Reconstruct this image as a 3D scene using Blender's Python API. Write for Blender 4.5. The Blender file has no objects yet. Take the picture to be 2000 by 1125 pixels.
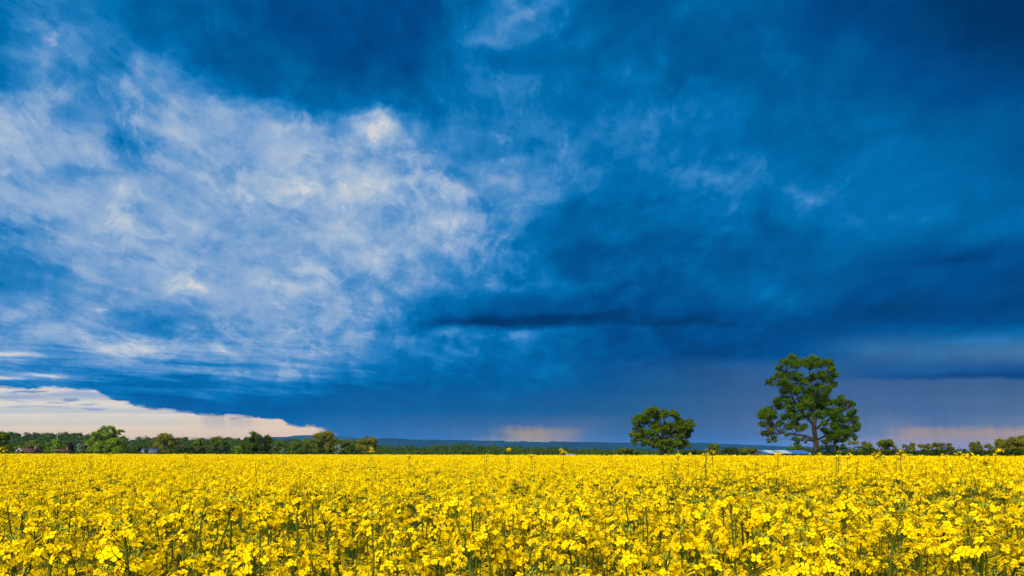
import bpy, math
import numpy as np
from mathutils import Matrix, Euler, Vector

rng = np.random.default_rng(11)
scene = bpy.context.scene
COL = scene.collection
PI = math.pi

# ------------------------------------------------------------------ look
EXPOSURE = 1.5
SKY_STRENGTH = 0.1
SUN_STRENGTH = 1.5
SUN_ELEV, SUN_AZ = 38.0, 205.0          # azimuth clockwise from +y: behind the camera, a little to the left
CAM_Z, EYE_V, F = 1.62, 883.0, 1333.0   # eye height, eye level and focal length in the photograph's pixels

scene.view_settings.view_transform = 'Standard'
scene.view_settings.look = 'None'
scene.view_settings.exposure = EXPOSURE
scene.view_settings.gamma = 1.0
scene.view_settings.use_curve_mapping = False
scene.render.engine = 'CYCLES'
cy = scene.cycles
cy.max_bounces = 6
cy.diffuse_bounces = 4
cy.glossy_bounces = 2
cy.transmission_bounces = 4
cy.volume_bounces = 0
cy.transparent_max_bounces = 4
cy.caustics_reflective = cy.caustics_refractive = False
cy.use_denoising = True
cy.use_adaptive_sampling = False
try:
    cy.denoiser = 'OPENIMAGEDENOISE'
    cy.denoising_input_passes = 'RGB_ALBEDO_NORMAL'
except Exception:
    pass


def lin(c):
    out = []
    for x in c[:3]:
        x = x / 255.0
        out.append(x / 12.92 if x <= 0.04045 else ((x + 0.055) / 1.055) ** 2.4)
    return out


# ------------------------------------------------------------------ node helpers
class NT:
    def __init__(self, tree):
        self.t = tree
        self.n = tree.nodes
        self.l = tree.links

    def node(self, kind, **props):
        nd = self.n.new(kind)
        for k, v in props.items():
            setattr(nd, k, v)
        return nd

    def put(self, sock, val):
        if hasattr(val, 'is_output'):
            self.l.new(val, sock)
        else:
            sock.default_value = val

    def m(self, op, a, b=None, c=None, clamp=False):
        nd = self.node('ShaderNodeMath', operation=op)
        nd.use_clamp = clamp
        self.put(nd.inputs[0], a)
        if b is not None:
            self.put(nd.inputs[1], b)
        if c is not None:
            self.put(nd.inputs[2], c)
        return nd.outputs[0]

    def step(self, x, a, b, lo=0.0, hi=1.0, kind='SMOOTHSTEP'):
        nd = self.node('ShaderNodeMapRange', interpolation_type=kind)
        nd.clamp = True
        self.put(nd.inputs[0], x)
        for i, v in enumerate((a, b, lo, hi)):
            self.put(nd.inputs[1 + i], v)
        return nd.outputs[0]

    def mixc(self, f, a, b, blend='MIX'):
        nd = self.node('ShaderNodeMix', data_type='RGBA', blend_type=blend)
        self.put(nd.inputs[0], f)
        self.put(nd.inputs[6], a)
        self.put(nd.inputs[7], b)
        return nd.outputs[2]

    def mixf(self, f, a, b):
        nd = self.node('ShaderNodeMix', data_type='FLOAT')
        self.put(nd.inputs[0], f)
        self.put(nd.inputs[2], a)
        self.put(nd.inputs[3], b)
        return nd.outputs[0]

    def ramp(self, x, stops, interp='LINEAR'):
        nd = self.node('ShaderNodeValToRGB')
        cr = nd.color_ramp
        cr.interpolation = interp
        while len(cr.elements) > 1:
            cr.elements.remove(cr.elements[-1])
        for i, (p, c) in enumerate(stops):
            e = cr.elements[0] if i == 0 else cr.elements.new(min(max(p, 0.0), 1.0))
            e.position = min(max(p, 0.0), 1.0)
            e.color = c if len(c) == 4 else (c[0], c[1], c[2], 1.0)
        self.put(nd.inputs[0], x)
        return nd

    def noise(self, vec, scale, detail=6, rough=0.55, dist=0.0, lac=2.0):
        nd = self.node('ShaderNodeTexNoise')
        nd.noise_dimensions = '3D'
        nd.inputs['Scale'].default_value = scale
        nd.inputs['Detail'].default_value = detail
        nd.inputs['Roughness'].default_value = rough
        nd.inputs['Lacunarity'].default_value = lac
        nd.inputs['Distortion'].default_value = dist
        if vec is not None:
            self.l.new(vec, nd.inputs['Vector'])
        return nd

    def xyz(self, x, y, z):
        nd = self.node('ShaderNodeCombineXYZ')
        self.put(nd.inputs[0], x)
        self.put(nd.inputs[1], y)
        self.put(nd.inputs[2], z)
        return nd.outputs[0]


# ------------------------------------------------------------------ the sky: Nishita daylight with a storm front ahead
def build_world():
    w = bpy.data.worlds.new("World")
    scene.world = w
    w.use_nodes = True
    w.node_tree.nodes.clear()
    N = NT(w.node_tree)
    w.cycles.sampling_method = 'MANUAL'
    w.cycles.sample_map_resolution = 512
    tc = N.node('ShaderNodeTexCoord')
    sep = N.node('ShaderNodeSeparateXYZ')
    N.l.new(tc.outputs['Generated'], sep.inputs[0])
    x, y, z = sep.outputs
    yy = N.m('MAXIMUM', y, 0.05)
    U0 = N.m('MULTIPLY_ADD', N.m('DIVIDE', x, yy), F, 1000.0)
    V0 = N.m('MULTIPLY_ADD', N.m('DIVIDE', z, yy), -F, EYE_V)
    # cloud-layer coordinates: the layers lie flat overhead and run away to the horizon
    zz = N.m('ADD', N.m('MAXIMUM', z, 0.0), 0.12)
    px = N.m('DIVIDE', x, zz)
    py = N.m('MULTIPLY', N.m('DIVIDE', y, zz), 0.45)
    P = N.xyz(px, py, 0.0)
    D = tc.outputs['Generated']
    high = N.m('ADD', N.step(V0, 883, 600, 0.10, 0.36, 'LINEAR'), N.step(V0, 600, 380, 0.0, 0.64, 'LINEAR'))
    n1 = N.noise(P, 2.6, 8, 0.62, 0.25)
    n2 = N.noise(D, 9.0, 7, 0.62, 0.2)
    s1 = N.node('ShaderNodeSeparateColor'); N.l.new(n1.outputs['Color'], s1.inputs[0])
    s2 = N.node('ShaderNodeSeparateColor'); N.l.new(n2.outputs['Color'], s2.inputs[0])
    wx = N.m('ADD', N.m('MULTIPLY', N.m('SUBTRACT', s1.outputs[0], 0.5), 150.0), N.m('MULTIPLY', N.m('SUBTRACT', s2.outputs[0], 0.5), 120.0))
    wy = N.m('ADD', N.m('MULTIPLY', N.m('SUBTRACT', s1.outputs[1], 0.5), 90.0), N.m('MULTIPLY', N.m('SUBTRACT', s2.outputs[1], 0.5), 120.0))
    U = N.m('ADD', U0, N.m('MULTIPLY', wx, N.step(V0, 883, 500, 0.45, 1.0, 'LINEAR')))
    V = N.m('ADD', V0, N.m('MULTIPLY', wy, high))

    def uN(s):
        return N.m('MULTIPLY', N.m('ADD', s, 300.0), 1.0 / 2600.0)

    # how thick and dark the cloud is in each direction (0 darkest, 99 brightest)
    rows = [
        (-250, "0:40 500:30 1000:35 1500:22 2000:5"),
        (0, "0:45 100:47 150:45 250:42 400:34 500:25 600:21 700:23 800:24 900:31 950:42 1000:58 1060:58 1110:44 1200:27 1300:28 1400:36 1500:34 1580:26 1700:12 1800:8 1900:3 2000:2"),
        (60, "0:46 40:55 100:60 140:50 200:46 300:40 400:42 500:30 600:19 700:19 800:26 880:37 940:54 1000:62 1060:56 1100:43 1200:33 1300:33 1400:38 1500:37 1600:23 1700:13 1800:14 1900:8 2000:5"),
        (110, "0:47 40:60 100:66 140:54 200:47 250:48 290:66 330:63 360:55 400:35 500:34 600:25 700:20 780:22 900:40 1000:44 1060:46 1100:42 1200:39 1300:38 1400:38 1500:36 1600:31 1700:26 1800:20 1900:14 2000:10"),
        (160, "0:45 50:60 100:65 150:60 200:58 250:60 300:67 350:70 400:62 440:47 500:42 600:33 700:30 800:32 900:42 1000:52 1080:49 1150:45 1240:50 1300:41 1400:40 1500:38 1600:33 1700:30 1800:25 1900:20 2000:16"),
        (187, "0:66 60:68 120:66 200:62 250:63 300:67 350:74 400:66 440:56 480:48 520:43 560:44 620:40 700:35 800:37 900:44 1000:50 1080:50 1150:47 1240:47 1300:44 1400:42 1500:40 1600:34 1700:31 1800:27 1900:22 2000:18"),
        (210, "0:75 60:72 120:66 200:63 250:65 300:69 360:76 420:74 480:62 530:58 565:52 600:46 640:45 700:40 800:43 900:46 1000:48 1080:52 1150:48 1220:46 1300:46 1400:44 1500:42 1600:36 1700:32 1800:28 1900:24 2000:21"),
        (236, "0:76 60:78 120:74 200:72 240:64 290:72 360:78 420:80 480:76 540:74 590:67 630:57 670:51 710:62 760:64 820:53 900:51 1000:54 1080:54 1150:52 1220:51 1300:48 1400:45 1500:42 1600:37 1700:34 1800:31 1900:28 2000:25"),
        (260, "0:76 60:81 120:80 190:78 230:66 290:75 360:79 420:81 480:83 540:90 600:78 650:66 690:78 730:86 770:82 820:61 900:57 1000:60 1080:56 1150:55 1220:55 1300:49 1400:46 1500:43 1600:39 1700:36 1800:34 1900:31 2000:28"),
        (310, "0:76 100:81 200:75 250:63 300:76 400:84 500:86 560:91 620:87 680:84 730:70 800:70 900:66 1000:63 1080:60 1150:50 1250:51 1300:50 1400:47 1500:47 1600:44 1700:42 1800:41 1900:36 2000:32"),
        (360, "0:78 60:79 130:71 200:81 300:84 400:84 480:80 520:83 570:91 630:85 700:89 770:90 830:82 900:70 1000:66 1060:63 1120:57 1200:45 1300:45 1370:54 1450:50 1500:52 1560:54 1650:45 1750:45 1800:44 1900:40 2000:37"),
        (410, "0:76 100:86 200:83 300:80 400:81 500:80 600:78 700:84 780:79 850:82 890:71 950:64 1020:64 1060:55 1120:43 1200:38 1260:35 1330:42 1400:44 1500:45 1600:45 1700:45 1800:44 1900:42 2000:37"),
        (460, "0:61 80:66 150:76 200:86 300:80 400:80 500:82 600:82 700:82 770:84 820:76 900:66 980:64 1030:51 1100:42 1200:34 1280:32 1350:41 1450:38 1500:33 1560:34 1620:42 1700:42 1800:36 1900:36 2000:31"),
        (510, "0:54 80:58 150:65 250:73 330:80 400:81 500:83 600:82 680:84 740:82 775:71 810:76 860:66 950:61 1000:51 1040:52 1100:36 1200:30 1280:32 1400:36 1500:34 1560:35 1650:34 1750:30 1850:21 1930:25 2000:20"),
        (560, "0:58 80:59 150:64 250:70 330:81 390:88 450:82 550:82 650:79 700:69 760:70 850:65 900:58 960:54 1020:45 1100:40 1200:28 1300:25 1400:36 1500:40 1560:36 1650:31 1750:21 1850:25 1950:20 2000:17"),
        (600, "0:66 50:76 120:69 200:76 300:74 370:76 450:80 550:82 620:74 700:72 780:62 850:48 920:36 1000:29 1100:25 1200:22 1300:25 1400:30 1500:33 1600:29 1700:16 1800:18 1900:18 2000:16"),
        (628, "0:70 80:71 160:75 250:66 320:64 400:68 480:76 550:80 650:71 720:74 790:60 850:41 900:28 960:20 1040:11 1120:10 1200:13 1300:16 1400:20 1500:24 1600:22 1700:16 1800:18 1900:20 2000:20"),
        (643, "0:72 80:73 160:75 250:65 330:59 400:65 480:74 550:79 650:69 720:74 790:61 860:50 920:48 1000:47 1060:42 1130:32 1200:25 1300:17 1400:16 1500:18 1600:20 1700:26 1800:30 1900:34 2000:36"),
        (682, "0:79 60:78 120:65 200:83 260:90 320:77 400:76 480:74 550:79 650:70 720:66 780:59 860:50 950:47 1020:45 1100:36 1200:24 1300:15 1400:15 1500:16 1600:28 1700:40 1780:42 1850:40 1930:44 2000:44"),
        (720, "0:64 80:61 160:66 250:67 350:65 450:66 520:70 580:69 650:59 740:50 800:40 900:37 1000:40 1100:36 1200:26 1300:21 1400:22 1500:26 1600:32 1700:27 1760:33 1830:30 1900:24 2000:18"),
        (755, "0:52 100:48 200:46 300:42 400:42 500:48 580:42 700:36 800:33 900:32 1000:34 1100:33 1200:28 1400:25 2000:22"),
        (795, "0:45 280:38 400:33 500:29 600:29 700:33 800:33 900:32 1000:33 1200:30 2000:28"),
        (850, "0:45 500:38 600:42 700:42 800:40 1000:38 2000:36"),
    ]

    def row(text):
        st = []
        for it in text.split():
            a, b = it.split(':')
            v = float(b) / 100.0
            st.append(((float(a) + 300.0) / 2600.0, (v, v, v)))
        return st
    un = uN(U)
    S = None
    prev = None
    for v, text in rows:
        r = N.ramp(un, row(text), 'LINEAR').outputs[0]
        if S is None:
            S = r
        else:
            S = N.mixf(N.step(V, prev, v), S, r)
        prev = v

    def blob(u, v, su, sv, ang, amp, src=(U, V)):
        nonlocal S
        du = N.m('SUBTRACT', src[0], u)
        dv = N.m('SUBTRACT', src[1], v)
        c, s = math.cos(math.radians(ang)), math.sin(math.radians(ang))
        a = N.m('ADD', N.m('MULTIPLY', du, c / su), N.m('MULTIPLY', dv, s / su))
        b = N.m('ADD', N.m('MULTIPLY', du, -s / sv), N.m('MULTIPLY', dv, c / sv))
        q = N.m('ADD', N.m('MULTIPLY', a, a), N.m('MULTIPLY', b, b))
        g = N.m('POWER', 2.718, N.m('MULTIPLY', q, -1.0))
        S = N.m('ADD', S, N.m('MULTIPLY', g, amp))
    # a few of the front's own shapes: bright torn edges, dark rolls, gaps near the horizon
    for b in [(590, 375, 55, 9, 24, .10), (730, 268, 42, 14, 14, .09), (700, 240, 40, 7, -10, .14),
              (820, 345, 60, 8, -14, .08), (860, 420, 40, 9, -20, .08), (800, 490, 14, 14, 0, .08), (960, 85, 55, 14, 8, .16), (1050, 25, 60, 14, -38, .14),
              (235, 262, 60, 16, 32, -.14), (520, 398, 110, 10, 22, -.10), (440, 345, 90, 9, 17, -.08), (690, 540, 70, 22, 5, -.10), (790, 515, 30, 14, 0, -.08),
              (385, 555, 22, 9, 0, .16), (240, 681, 50, 6, 4, .14), (300, 652, 90, 12, 4, -.07), (1060, 622, 230, 7, -3, -.09), (860, 640, 70, 6, -8, -.10), (1900, 735, 150, 6, 1, -.10), (1690, 700, 60, 10, 3, -.10), (1830, 676, 40, 5, 6, -.08), (1800, 520, 160, 10, -6, -.05), (1330, 470, 90, 12, -8, -.05), (1450, 578, 120, 16, -3, .07), (1750, 605, 260, 30, -3, -.05), (1240, 500, 130, 36, -12, -.05), (1330, 632, 150, 7, 3, -.06), (1600, 560, 90, 8, -6, -.05), (1900, 500, 110, 14, -10, -.06), (1100, 560, 90, 8, -4, .05), (1900, 665, 110, 12, -3, .08), (1010, 650, 110, 10, -4, .05), (1560, 378, 40, 12, 12, .08), (1410, 358, 40, 8, -12, .08),
              (70, 600, 46, 12, 0, .10), (95, 112, 38, 55, 10, .09), (292, 120, 22, 22, 30, .08), (180, 345, 60, 10, 5, -.10)]:
        blob(*b)
    V1 = N.m('ADD', V0, N.m('MULTIPLY', wy, 0.20))
    U1 = N.m('ADD', U0, N.m('MULTIPLY', wx, 0.35))
    for b in [(20, 691, 70, 4.5, 1, .38), (95, 733, 50, 4.0, 1, .44), (5, 740, 38, 4.0, 3, .46), (210, 608, 14, 4, 0, .16), (330, 735, 150, 4, 1, -.10), (400, 712, 140, 4, 2, -.10), (560, 738, 80, 4, 5, .12), (985, 627, 190, 8, -3, -.09), (1290, 633, 160, 7, 1, -.06), (950, 652, 130, 9, -4, .08), (860, 652, 60, 7, -10, .05), (1880, 737, 170, 6, -1, -.09)]:
        blob(*b, src=(U1, V1))
    # torn, wind-drawn detail
    d1 = N.noise(P, 5.5, 7, 0.68, 0.35).outputs['Fac']
    d2 = N.noise(D, 20.0, 6, 0.70, 0.15).outputs['Fac']
    bright = N.step(S, 0.42, 0.64)
    det = N.m('ADD', N.m('MULTIPLY', N.m('SUBTRACT', d1, 0.5), 0.9), N.m('MULTIPLY', N.m('SUBTRACT', d2, 0.5), 1.0))
    amp = N.m('MULTIPLY', N.mixf(bright, 0.32, 0.37), N.step(V0, 883, 640, 0.30, 1.0))
    calm = N.m('MULTIPLY', N.step(U0, 1350, 1750, 1.0, 0.55), N.step(V0, 400, 520, 1.0, 1.0))
    S = N.m('ADD', S, N.m('MULTIPLY', det, N.m('MULTIPLY', amp, calm)))
    # separate scraps of cloud with crisper edges
    c1 = N.step(N.noise(P, 3.1, 8, 0.60, 0.5).outputs['Fac'], 0.50, 0.60)
    c2 = N.step(N.noise(D, 13.0, 6, 0.62, 0.6).outputs['Fac'], 0.52, 0.61)
    scr = N.m('ADD', N.m('MULTIPLY', N.m('SUBTRACT', c1, 0.45), N.mixf(bright, 0.075, 0.080)), N.m('MULTIPLY', N.m('SUBTRACT', c2, 0.4), N.mixf(bright, 0.055, 0.095)))
    S = N.m('ADD', S, N.m('MULTIPLY', bright, 0.012))
    S = N.m('ADD', S, N.m('MULTIPLY', scr, N.m('MULTIPLY', calm, N.step(V0, 860, 690, 0.15, 1.0))))
    # lit tops and shaded undersides of the billows
    def billow(off):
        va = N.node('ShaderNodeVectorMath', operation='ADD')
        N.l.new(D, va.inputs[0]); va.inputs[1].default_value = off
        vs = N.node('ShaderNodeVectorMath', operation='MULTIPLY')
        N.l.new(va.outputs[0], vs.inputs[0]); vs.inputs[1].default_value = (1.0, 1.0, 1.7)
        return N.noise(vs.outputs[0], 6.5, 6, 0.56, 0.30).outputs['Fac']
    lit = N.m('SUBTRACT', billow((0, 0, 0)), billow((-0.006, 0.0, 0.011)))
    lit = N.m('MULTIPLY', lit, N.m('MULTIPLY', N.mixf(bright, 0.30, 0.62), N.step(V0, 840, 640, 0.10, 1.0)))
    S = N.m('ADD', S, N.m('MULTIPLY', lit, calm))
    # level streaks under the cloud on the left
    st = N.noise(N.xyz(N.m('MULTIPLY_ADD', V0, 0.004, N.m('MULTIPLY', U0, 0.0042)), N.m('MULTIPLY_ADD', U0, -0.004, N.m('MULTIPLY', V0, 0.062)), 3.0), 1.0, 8, 0.62, 0.7).outputs['Fac']
    sm_ = N.m('MULTIPLY', N.m('MULTIPLY', N.step(V0, 600, 700), N.step(V0, 815, 770)), N.step(U0, 820, 560))
    S = N.m('ADD', S, N.m('MULTIPLY', N.m('MULTIPLY', N.m('SUBTRACT', st, 0.5), 0.62), sm_))
    fine = N.m('SUBTRACT', N.noise(N.xyz(N.m('MULTIPLY', U0, 0.028), N.m('MULTIPLY', V0, 0.075), 7.0), 1.0, 8, 0.68, 0.5).outputs['Fac'], 0.5)
    blue = N.ramp(S, [(p, lin(c)) for p, c in [
        (0.0, (0, 50, 98)), (0.08, (0, 60, 114)), (0.2, (0, 74, 138)), (0.32, (0, 90, 151)), (0.45, (0, 111, 175)), (0.55, (44, 128, 192)),
        (0.64, (84, 144, 200)), (0.74, (128, 165, 208)), (0.83, (154, 181, 212)), (0.92, (180, 196, 214)), (1.0, (208, 209, 212))]], 'LINEAR').outputs[0]

    # rain curtains and the hazier air under the far cloud bases
    trows = [
        (640, "900:40,85,140,0 2000:74,96,146,0"),
        (690, "900:40,85,140,0 1560:66,98,150,0 1640:70,104,154,.25 1700:78,108,156,.52 1800:78,110,158,.55 2000:92,120,164,.65"),
        (736, "1000:40,85,140,0 1150:40,85,140,.10 1300:45,88,140,.45 1450:62,90,142,.72 1560:70,92,145,.78 1640:70,92,145,.5 1700:70,92,145,.25 2000:70,92,145,.05"),
        (747, "1000:40,85,140,0 1150:40,85,140,.15 1300:46,88,140,.55 1450:64,90,142,.8 1560:70,92,145,.88 1640:72,94,148,.92 2000:74,95,140,.95"),
        (800, "560:40,95,155,0 700:36,93,155,.35 850:30,88,150,.45 1000:33,88,146,.55 1150:42,88,140,.75 1300:52,90,138,.92 1450:72,94,142,.97 1600:84,100,148,1 1800:84,100,150,1 2000:92,105,145,1"),
        (826, "560:55,98,155,0 660:55,98,155,.6 900:60,96,150,.85 1000:66,96,150,.95 1060:75,98,150,1 1130:80,102,145,1 1250:62,92,140,1 1400:78,95,140,1 1500:95,105,150,1 1650:104,111,150,1 1750:113,116,150,1 1850:98,107,150,1 1920:112,114,146,1 2000:124,120,145,1"),
        (847, "560:55,98,155,0 660:60,100,158,.7 940:80,104,154,1 980:127,120,129,1 1010:167,143,96,1 1050:173,145,94,1 1100:143,129,119,1 1140:100,110,145,1 1200:75,98,140,1 1300:65,92,140,1 1450:90,102,145,1 1600:114,114,150,1 1720:130,122,145,1 1780:181,147,94,1 1850:171,143,96,1 1920:181,147,90,1 2000:191,153,94,1"),
        (868, "560:70,105,165,0 660:70,105,165,.8 900:95,115,160,1 980:165,141,96,1 1040:201,161,90,1 1080:179,147,94,1 1150:115,115,145,1 1230:95,108,145,1 1400:95,105,145,1 1500:115,115,150,1 1650:148,132,128,1 1780:191,153,92,1 1880:189,147,86,1 2000:207,163,90,1"),
    ]

    def trow(text):
        st = []
        for it in text.split():
            a, b = it.split(':')
            r, g, bl, al = [float(q) for q in b.split(',')]
            st.append(((float(a) + 300.0) / 2600.0, tuple(lin((r * (.88 if bl > r else 1), g, bl * (.93 if bl > r else .97)))) + (al,)))
        return st
    streak = N.noise(N.xyz(N.m('MULTIPLY_ADD', V0, -0.12, U0), N.m('MULTIPLY', V0, 0.05), 0.0), 0.045, 6, 0.7).outputs['Fac']
    V2 = N.m('ADD', N.m('ADD', V0, N.m('MULTIPLY', wy, 0.10)), N.m('ADD', N.m('MULTIPLY', fine, 13.0), N.m('MULTIPLY', N.step(V0, 790, 835), N.m('MULTIPLY', N.m('SUBTRACT', streak, 0.5), 14.0))))
    U2 = N.m('ADD', U0, N.m('MULTIPLY', wx, 0.30))
    un2 = uN(U2)
    TC = TA = None
    prev = None
    for v, text in trows:
        r = N.ramp(un2, trow(text), 'LINEAR')
        if TC is None:
            TC, TA = r.outputs[0], r.outputs[1]
        else:
            f = N.step(V2, prev, v)
            TC = N.mixc(f, TC, r.outputs[0])
            TA = N.mixf(f, TA, r.outputs[1])
        prev = v
    sm = N.step(streak, 0.3, 0.7, 0.925, 1.075, 'LINEAR')
    vm = N.node('ShaderNodeVectorMath', operation='SCALE')
    N.l.new(TC, vm.inputs[0]); N.l.new(sm, vm.inputs['Scale'])
    C = N.mixc(TA, blue, vm.outputs[0])

    # the clear gap below the cloud base on the left, towards the light
    base = [(-300, 756), (0, 757), (120, 758), (195, 760), (212, 774), (240, 785), (285, 796), (330, 800), (385, 806), (412, 810), (500, 813), (552, 818), (562, 826), (600, 832), (640, 838), (700, 852), (760, 870), (2300, 880)]
    U3 = N.m('ADD', U0, N.m('MULTIPLY', wx, 0.5))
    br = N.ramp(uN(U3), [((a + 300) / 2600.0, ((b - 740) / 150.0,) * 3) for a, b in base]).outputs[0]
    bv = N.m('MULTIPLY_ADD', br, 150.0, 740.0)
    gn = N.noise(N.xyz(N.m('MULTIPLY', U0, 0.010), N.m('MULTIPLY', V0, 0.085), 0.0), 1.0, 6, 0.6, 0.4).outputs['Fac']
    V3 = N.m('ADD', N.m('ADD', V0, N.m('MULTIPLY', wy, 0.10)), N.m('ADD', N.m('MULTIPLY', fine, 22.0), N.m('MULTIPLY', N.m('SUBTRACT', gn, 0.5), 18.0)))
    gap = N.m('MULTIPLY', N.step(N.m('SUBTRACT', V3, bv), -3.0, 5.0), N.step(U0, 668, 610))
    Vg = N.m('ADD', V0, N.m('MULTIPLY', N.m('SUBTRACT', gn, 0.5), 14.0))
    gs = [(755, (228, 219, 206)), (763, (226, 217, 204)), (768, (196, 198, 202)), (773, (180, 188, 198)), (779, (194, 197, 198)), (785, (232, 222, 202)), (793, (226, 217, 200)), (799, (204, 204, 196)),
          (804, (202, 202, 194)), (810, (236, 223, 196)), (820, (228, 216, 188)), (826, (222, 210, 182)), (834, (242, 219, 176)), (850, (252, 214, 150)), (890, (252, 208, 138))]
    gc = N.ramp(N.m('MULTIPLY', N.m('SUBTRACT', Vg, 750.0), 1 / 150.0), [((v - 750) / 150.0, lin(c)) for v, c in gs]).outputs[0]
    gw = N.mixc(N.step(U0, 300, 620, 0, 0.7), gc, lin((244, 209, 158)) + [1])
    gdk = N.m('MULTIPLY', N.step(gn, 0.50, 0.64), N.step(V0, 830, 772, 0.0, 0.75))
    gw = N.mixc(gdk, gw, lin((158, 176, 204)) + [1])
    Vs = N.m('ADD', V0, N.m('MULTIPLY', fine, 9.0))
    for (su_, sv_, wu_, wv_, al_) in [(58, 765, 36, 2.6, .9), (138, 781, 17, 4.0, .75), (110, 787, 22, 2.0, .5), (185, 799, 26, 3.0, .45), (172, 790, 22, 2.2, .45), (240, 772, 40, 3.5, .6), (285, 792, 16, 4.0, .8), (20, 776, 70, 3.5, .35), (380, 806, 40, 3.0, .6)]:
        q = N.m('ADD', N.m('POWER', N.m('ABSOLUTE', N.m('MULTIPLY', N.m('SUBTRACT', U0, su_), 1.0 / wu_)), 2.0), N.m('POWER', N.m('ABSOLUTE', N.m('MULTIPLY', N.m('SUBTRACT', Vs, sv_), 1.0 / wv_)), 2.0))
        gw = N.mixc(N.step(q, 1.5, 0.25, 0.0, al_), gw, lin((112, 146, 192)) + [1])
    shaft = N.m('MULTIPLY', N.m('MULTIPLY', N.step(U0, 385, 402), N.step(U0, 520, 470)), N.step(V0, 848, 815, 0.1, 1.0))
    shaft = N.m('MULTIPLY', shaft, N.step(streak, 0.30, 0.62, 0.15, 0.60))
    gw = N.mixc(shaft, gw, lin((168, 160, 164)) + [1])
    C = N.mixc(gap, C, gw)

    k = 1.0 / (SKY_STRENGTH * 2.0 ** EXPOSURE)
    sc = N.node('ShaderNodeVectorMath', operation='SCALE')
    N.l.new(C, sc.inputs[0]); sc.inputs['Scale'].default_value = k
    sky = N.node('ShaderNodeTexSky', sky_type='NISHITA')
    sky.sun_disc = False
    sky.sun_elevation = math.radians(SUN_ELEV)
    sky.sun_rotation = math.radians(SUN_AZ)
    sky.air_density = 1.0
    sky.dust_density = 2.0
    front = N.m('MULTIPLY', N.step(y, 0.30, 0.50), N.step(z, 0.88, 0.72))
    col = N.mixc(front, sky.outputs[0], sc.outputs[0])
    bg = N.node('ShaderNodeBackground')
    N.l.new(col, bg.inputs[0])
    bg.inputs[1].default_value = SKY_STRENGTH
    out = N.node('ShaderNodeOutputWorld')
    N.l.new(bg.outputs[0], out.inputs[0])


build_world()

sun_data = bpy.data.lights.new("sun", 'SUN')
sun_data.energy = SUN_STRENGTH
sun_data.angle = math.radians(12.0)
sun_data.color = (1.0, 0.94, 0.84)
sun = bpy.data.objects.new("sun", sun_data)
COL.objects.link(sun)
sd = Vector((math.sin(math.radians(SUN_AZ)) * math.cos(math.radians(SUN_ELEV)), math.cos(math.radians(SUN_AZ)) * math.cos(math.radians(SUN_ELEV)), math.sin(math.radians(SUN_ELEV))))
sun.rotation_euler = sd.to_track_quat('Z', 'Y').to_euler()
sun.location = (0, 0, 60)

cam_data = bpy.data.cameras.new("camera")
cam_data.sensor_width = 36.0
cam_data.lens = F / 2000.0 * 36.0
cam_data.shift_y = (EYE_V - 562.5) / 2000.0
cam_data.clip_start = 0.05
cam_data.clip_end = 40000
cam = bpy.data.objects.new("camera", cam_data)
COL.objects.link(cam)
cam.location = (0, 0, CAM_Z)
cam.rotation_euler = (PI / 2, 0, 0)
scene.camera = cam


# ------------------------------------------------------------------ materials
def leafy(name, cols, rough=0.6, trans=0.35, island=True, gloss=0.0, nscale=None):
    """soft two-sided plant matter; colour varies from leaf to leaf"""
    m = bpy.data.materials.new(name)
    m.use_nodes = True
    m.node_tree.nodes.clear()
    N = NT(m.node_tree)
    if nscale:
        tc = N.node('ShaderNodeTexCoord')
        fac = N.noise(tc.outputs['Object'], nscale, 5, 0.65).outputs['Fac']
        fac = N.step(fac, 0.3, 0.7, 0, 1, 'LINEAR')
        if island:
            g = N.node('ShaderNodeNewGeometry')
            fac = N.m('ADD', N.m('MULTIPLY', fac, 0.6), N.m('MULTIPLY', g.outputs['Random Per Island'], 0.4))
    else:
        g = N.node('ShaderNodeNewGeometry')
        fac = g.outputs['Random Per Island']
    c = N.ramp(fac, [(i / max(1, len(cols) - 1), col) for i, col in enumerate(cols)]).outputs[0]
    d = N.node('ShaderNodeBsdfDiffuse')
    t = N.node('ShaderNodeBsdfTranslucent')
    N.l.new(c, d.inputs[0]); N.l.new(c, t.inputs[0])
    mx = N.node('ShaderNodeMixShader')
    mx.inputs[0].default_value = trans
    N.l.new(d.outputs[0], mx.inputs[1]); N.l.new(t.outputs[0], mx.inputs[2])
    sh = mx.outputs[0]
    if gloss:
        gl = N.node('ShaderNodeBsdfGlossy')
        gl.inputs['Roughness'].default_value = 0.45
        gl.inputs[0].default_value = (1, 1, 1, 1)
        m2 = N.node('ShaderNodeMixShader')
        m2.inputs[0].default_value = gloss
        N.l.new(sh, m2.inputs[1]); N.l.new(gl.outputs[0], m2.inputs[2])
        sh = m2.outputs[0]
    out = N.node('ShaderNodeOutputMaterial')
    N.l.new(sh, out.inputs[0])
    return m


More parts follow.
